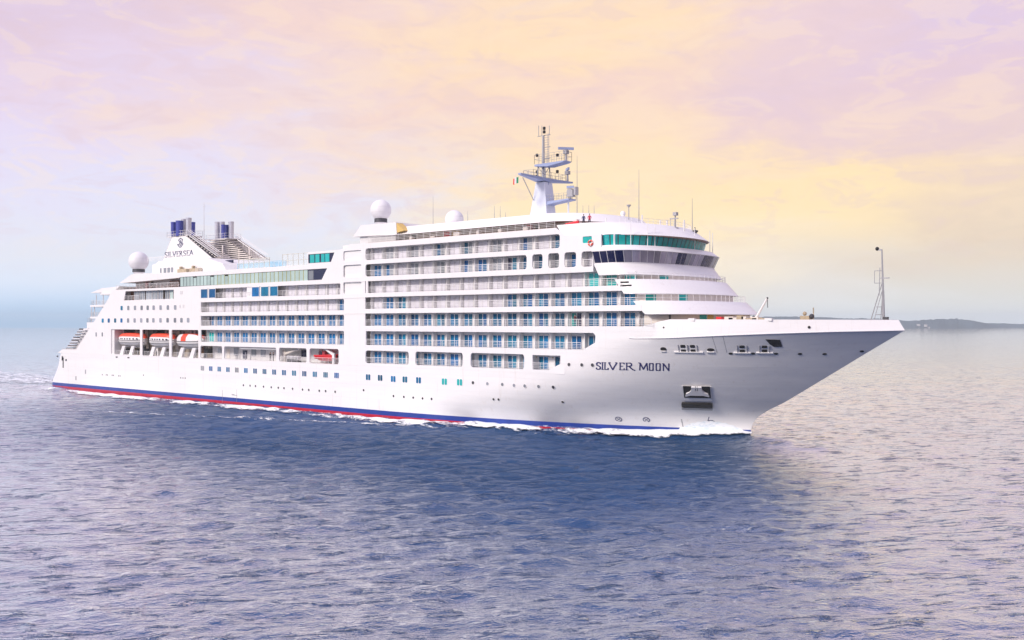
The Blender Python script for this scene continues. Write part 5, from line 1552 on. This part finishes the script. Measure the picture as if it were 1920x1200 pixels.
    fac = T.ramp(lw.outputs['Facing'], [(0.0, (.03,) * 3 + (1,)), (0.46, (.06,) * 3 + (1,)), (0.58, (.18,) * 3 + (1,)), (0.70, (.66,) * 3 + (1,)), (0.79, (.93,) * 3 + (1,)), (0.90, (1, 1, 1, 1))])
    fac = T.math('MULTIPLY', fac, T.rng(chop_shade, .74, 1.35, 1.0, .20, True))
    gl = T.add('ShaderNodeBsdfGlossy'); gl.inputs['Roughness'].default_value = 0.06; gl.inputs['Color'].default_value = (1, 1, 1, 1)
    T.link(bn.outputs[0], gl.inputs['Normal'])
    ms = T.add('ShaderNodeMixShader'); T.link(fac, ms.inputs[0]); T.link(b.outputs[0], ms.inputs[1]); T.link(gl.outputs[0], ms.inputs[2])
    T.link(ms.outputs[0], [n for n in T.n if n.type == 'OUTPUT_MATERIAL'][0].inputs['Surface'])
    me.materials.append(m)
    tag(o, kind='structure')
    return o
build_sea()

# foam: broken white water along the side and astern
def foam_mat():
    m = bpy.data.materials.new('white_foam'); m.use_nodes = True
    T = NT(m.node_tree); b = T.n['Principled BSDF']
    pos = T.add('ShaderNodeNewGeometry').outputs['Position']
    cv = T.add('ShaderNodeAttribute', attribute_name='cover').outputs['Fac']
    n = T.noise(T.mapping(pos, scale=(.22, .55, .55)), 1.0, 7, .68, .5)
    n2 = T.noise(T.mapping(pos, scale=(1.3, 2.2, 1.5)), 1.0, 5, .65)
    f = T.math('ADD', T.math('ADD', T.math('MULTIPLY', n, 1.0), T.math('MULTIPLY', n2, .62)), T.math('MULTIPLY', T.math('SUBTRACT', cv, 0.5), .72))
    T.link(T.rng(f, .74, .98, 0, 1, True), b.inputs['Alpha'])
    b.inputs['Base Color'].default_value = (.86, .90, .93, 1); b.inputs['Roughness'].default_value = .75
    return m
FOAM = foam_mat()
def strip(name, P, C, label=None):
    """grid of points with a foam cover value each"""
    nr_, na = P.shape[:2]
    v = P.reshape(-1, 3).tolist(); f = [(i * na + j, i * na + j + 1, (i + 1) * na + j + 1, (i + 1) * na + j) for i in range(nr_ - 1) for j in range(na - 1)]
    me = bpy.data.meshes.new(name); me.from_pydata(v, [], f)
    at = me.attributes.new('cover', 'FLOAT', 'POINT'); at.data.foreach_set('value', C.ravel().astype(np.float32))
    me.polygons.foreach_set('use_smooth', [True] * len(me.polygons)); me.materials.append(FOAM)
    o = bpy.data.objects.new(name, me); COL.objects.link(o); tag(o, kind='stuff')
    if label: o['label'] = label
    return o
def cellat(x, y): return np.hypot(x - CAM[0], y - CAM[1]) * .0042
xs = np.linspace(191.2, -8, 420); ds = np.r_[np.linspace(-.25, 9, 26)]
X, Dd = np.meshgrid(xs, ds, indexing='ij')
Y = -hb(np.clip(X, -5, 191), np.full_like(X, 1.2)) - Dd
Z = sea_h(X.ravel(), Y.ravel(), cellat(X, Y).ravel()).reshape(X.shape) + .13
wdt = np.interp(X, [-8, 20, 70, 120, 160, 180, 189, 191.2], [5.5, 4.2, 4.2, 4.0, 3.0, 2.6, 1.6, .4])
Z += .5 * np.exp(-((Dd - .5 * wdt) / (.5 * wdt)) ** 2) * np.interp(X, [60, 150, 175, 191], [.1, .5, 1.3, .6])
near = np.interp(X, [-8, 40, 120, 150, 190], [.2, .10, .15, .8, 1.])
C_ = np.where(Dd < wdt * .35, near, 1.0) * np.clip(1.25 - np.abs(Dd - wdt * .62) / (wdt * .75), 0, 1) + np.where(Dd < wdt * .4, .55 * near, 0)
C_ = np.clip(C_, 0, 1.0)
C_ *= np.interp(X, [-8, 0, 25], [.35, .5, 1])
C_ *= .75 + .25 * np.sin(X * .21 + 2 * np.sin(X * .083))
C_[:, -1] = 0
strip('side_foam', np.stack([X, Y, Z], -1), C_, 'white foam streaming along the waterline')
# detached streak of white water further out
xs = np.linspace(178, 20, 260); ds = np.linspace(-3, 3, 12)
X, Dd = np.meshgrid(xs, ds, indexing='ij')
Yc = -(2.0 + (190 - X) * .30 + 2); Y = np.minimum(Yc, -14.5) + Dd
Z = sea_h(X.ravel(), Y.ravel(), cellat(X, Y).ravel()).reshape(X.shape) + .14
C_ = np.clip(1 - np.abs(Dd) / 2.6, 0, 1) * .62 * np.interp(X, [20, 60, 150, 178], [.2, .8, .9, 0])
strip('crest_foam', np.stack([X, Y, Z], -1), C_, 'broken white crests of the spreading bow wave')
xs = np.linspace(1.5, -260, 300); ds = np.linspace(-30, 30, 60)
X, Y = np.meshgrid(xs, ds, indexing='ij')
Z = sea_h(X.ravel(), Y.ravel(), cellat(X, Y).ravel()).reshape(X.shape) + .16
hwk = 13 + (1.5 - X) * .09
C_ = np.clip(1.15 - (np.abs(Y) / hwk) ** 3, 0, 1) * np.interp(-X, [-2, 15, 80, 260], [.55, .62, .56, .36]) * np.clip((30 - np.abs(Y)) / 4, 0, 1)
strip('wake', np.stack([X, Y, Z], -1), C_, 'pale churned wake spreading astern')
# glassy bow wave sheet climbing the stem
BW = bpy.data.materials.new('bow_wave_water'); BW.use_nodes = True
T = NT(BW.node_tree); b = T.n['Principled BSDF']
pos = T.add('ShaderNodeNewGeometry').outputs['Position']
n = T.noise(T.mapping(pos, scale=(.8, .8, 2.2)), 1.0, 6, .65)
sp_ = T.add('ShaderNodeSeparateXYZ'); T.link(pos, sp_.inputs[0])
T.link(T.mix(T.rng(T.math('ADD', n, T.math('MULTIPLY', sp_.outputs[2], .05)), .48, .66, 0, 1), (.62, .72, .80, 1), (.88, .91, .94, 1)), b.inputs['Base Color'])
b.inputs['Roughness'].default_value = .25
mb = MB(); NX, NZ = 40, 12
for i in range(NX + 1):
    f = i / NX; x = 181.5 + (190.9 - 181.5) * f
    top_ = .9 + 2.0 * max(0, math.sin(math.pi * min(1, .08 + f * .90)) ** .8)
    for k in range(NZ + 1):
        g = k / NZ; z = -.6 + (top_ + .6) * g
        y = -hb(x, max(z, 0)) - .06 - (1.5 * (1 - f) + .35) * (1 - g) ** 1.8
        mb.v.append((x + .25 * (1 - g) * f, float(y), z + .06 * math.sin(i * 1.7 + k)))
for i in range(NX):
    for k in range(NZ): mb.f.append((i * (NZ + 1) + k, (i + 1) * (NZ + 1) + k, (i + 1) * (NZ + 1) + k + 1, i * (NZ + 1) + k + 1)); mb.m.append(0)
o = mb.build('bow_wave', BW, None, sharp=80); tag(o, 'glassy bow wave curling up against the stem', kind='stuff')

# ------------------------------------------------------------------ far land
def far_pt(px, py, D):
    k = (px - 960) / FPX
    return (CAM[0] + D * (FW[0] + k * RT[0]), CAM[1] + D * (FW[1] + k * RT[1]), CAM[2] - (py - 606) / FPX * D)
def ridge(name, D, prof, m, depth=500, jag=1.0, label=None, n=160):
    """low land mass: a ridge line with a near slope down to the water and a far slope"""
    px = np.linspace(prof[0][0], prof[-1][0], n)
    py = np.interp(px, [p[0] for p in prof], [p[1] for p in prof])
    nz = np.convolve(rng.normal(0, 1, n + 8), np.ones(3) / 3, 'same')[4:-4]
    v = []; f = []
    for i in range(n):
        jagz = jag * nz[i] * min(1, (613.5 - py[i]) / 8)
        x, y, z = far_pt(px[i], py[i], D); z = max(.5, z + jagz)
        x0, y0, _ = far_pt(px[i], 600, D - depth * .35); xm, ym, _ = far_pt(px[i], 600, D - depth * .2); x1, y1, _ = far_pt(px[i], 600, D + depth)
        v += [(x0, y0, -1), (xm, ym, z * .45 + jagz * .5), (x, y, z), (x1, y1, -2)]
    for i in range(n - 1):
        for k in range(3): f.append((i * 4 + k, (i + 1) * 4 + k, (i + 1) * 4 + k + 1, i * 4 + k + 1))
    me = bpy.data.meshes.new(name); me.from_pydata(v, [], f); me.materials.append(m)
    o = bpy.data.objects.new(name, me); COL.objects.link(o); tag(o, label, kind='structure')
    return o
WOODS = mat('wooded_slope', (0.045, 0.075, 0.085), .9, var=.5, vscale=.012)
ridge('wooded_island', 3500, [(1640, 613), (1665, 606), (1690, 602), (1712, 602.5), (1730, 600), (1760, 598.5), (1790, 597.5), (1815, 600), (1840, 604), (1865, 609), (1876, 613)], WOODS, 160, 1.6)
ridge('hills', 3780, [(1180, 613), (1300, 605), (1400, 598), (1440, 593), (1480, 593.5), (1530, 594), (1580, 597), (1640, 597), (1700, 601), (1780, 603), (1860, 606), (1920, 607), (2010, 608), (2120, 612)], WOODS, 120, 1.6, n=220)
tw = MB()
for i in range(9):
    px = random.choice((random.uniform(1700, 1712), random.uniform(1722, 1745), random.uniform(1722, 1745), random.uniform(1750, 1860)))
    D = 3470 - random.uniform(0, 25)
    x, y, _ = far_pt(px, 600, D); z = random.uniform(0, 12) if px < 1748 else random.uniform(0, 3)
    w = random.uniform(3, 6)
    tw.box(x - w, x + w, y - 4, y + 4, z - 3, z + random.uniform(2, 4))
o = tw.build('shore_town', mat('pale_render', (.5, .48, .46), .7), None); tag(o, 'pale scatter of houses along the wooded shore', kind='stuff')

# ------------------------------------------------------------------ haze
HZ = bpy.data.materials.new('haze_air'); HZ.use_nodes = True
T = NT(HZ.node_tree)
for n in list(T.n):
    if n.type != 'OUTPUT_MATERIAL': T.n.remove(n)
pv = T.add('ShaderNodeVolumePrincipled')
pv.inputs['Color'].default_value = (.80, .92, 1.0, 1); pv.inputs['Density'].default_value = 0.00018
T.link(pv.outputs[0], [n for n in T.n if n.type == 'OUTPUT_MATERIAL'][0].inputs['Volume'])
mb = MB().box(CAM[0] - 4300, CAM[0] + 4300, CAM[1] - 4300, CAM[1] + 4300, -4, 53)
o = mb.build('haze', HZ); tag(o, 'thin bluish sea haze', kind='stuff')
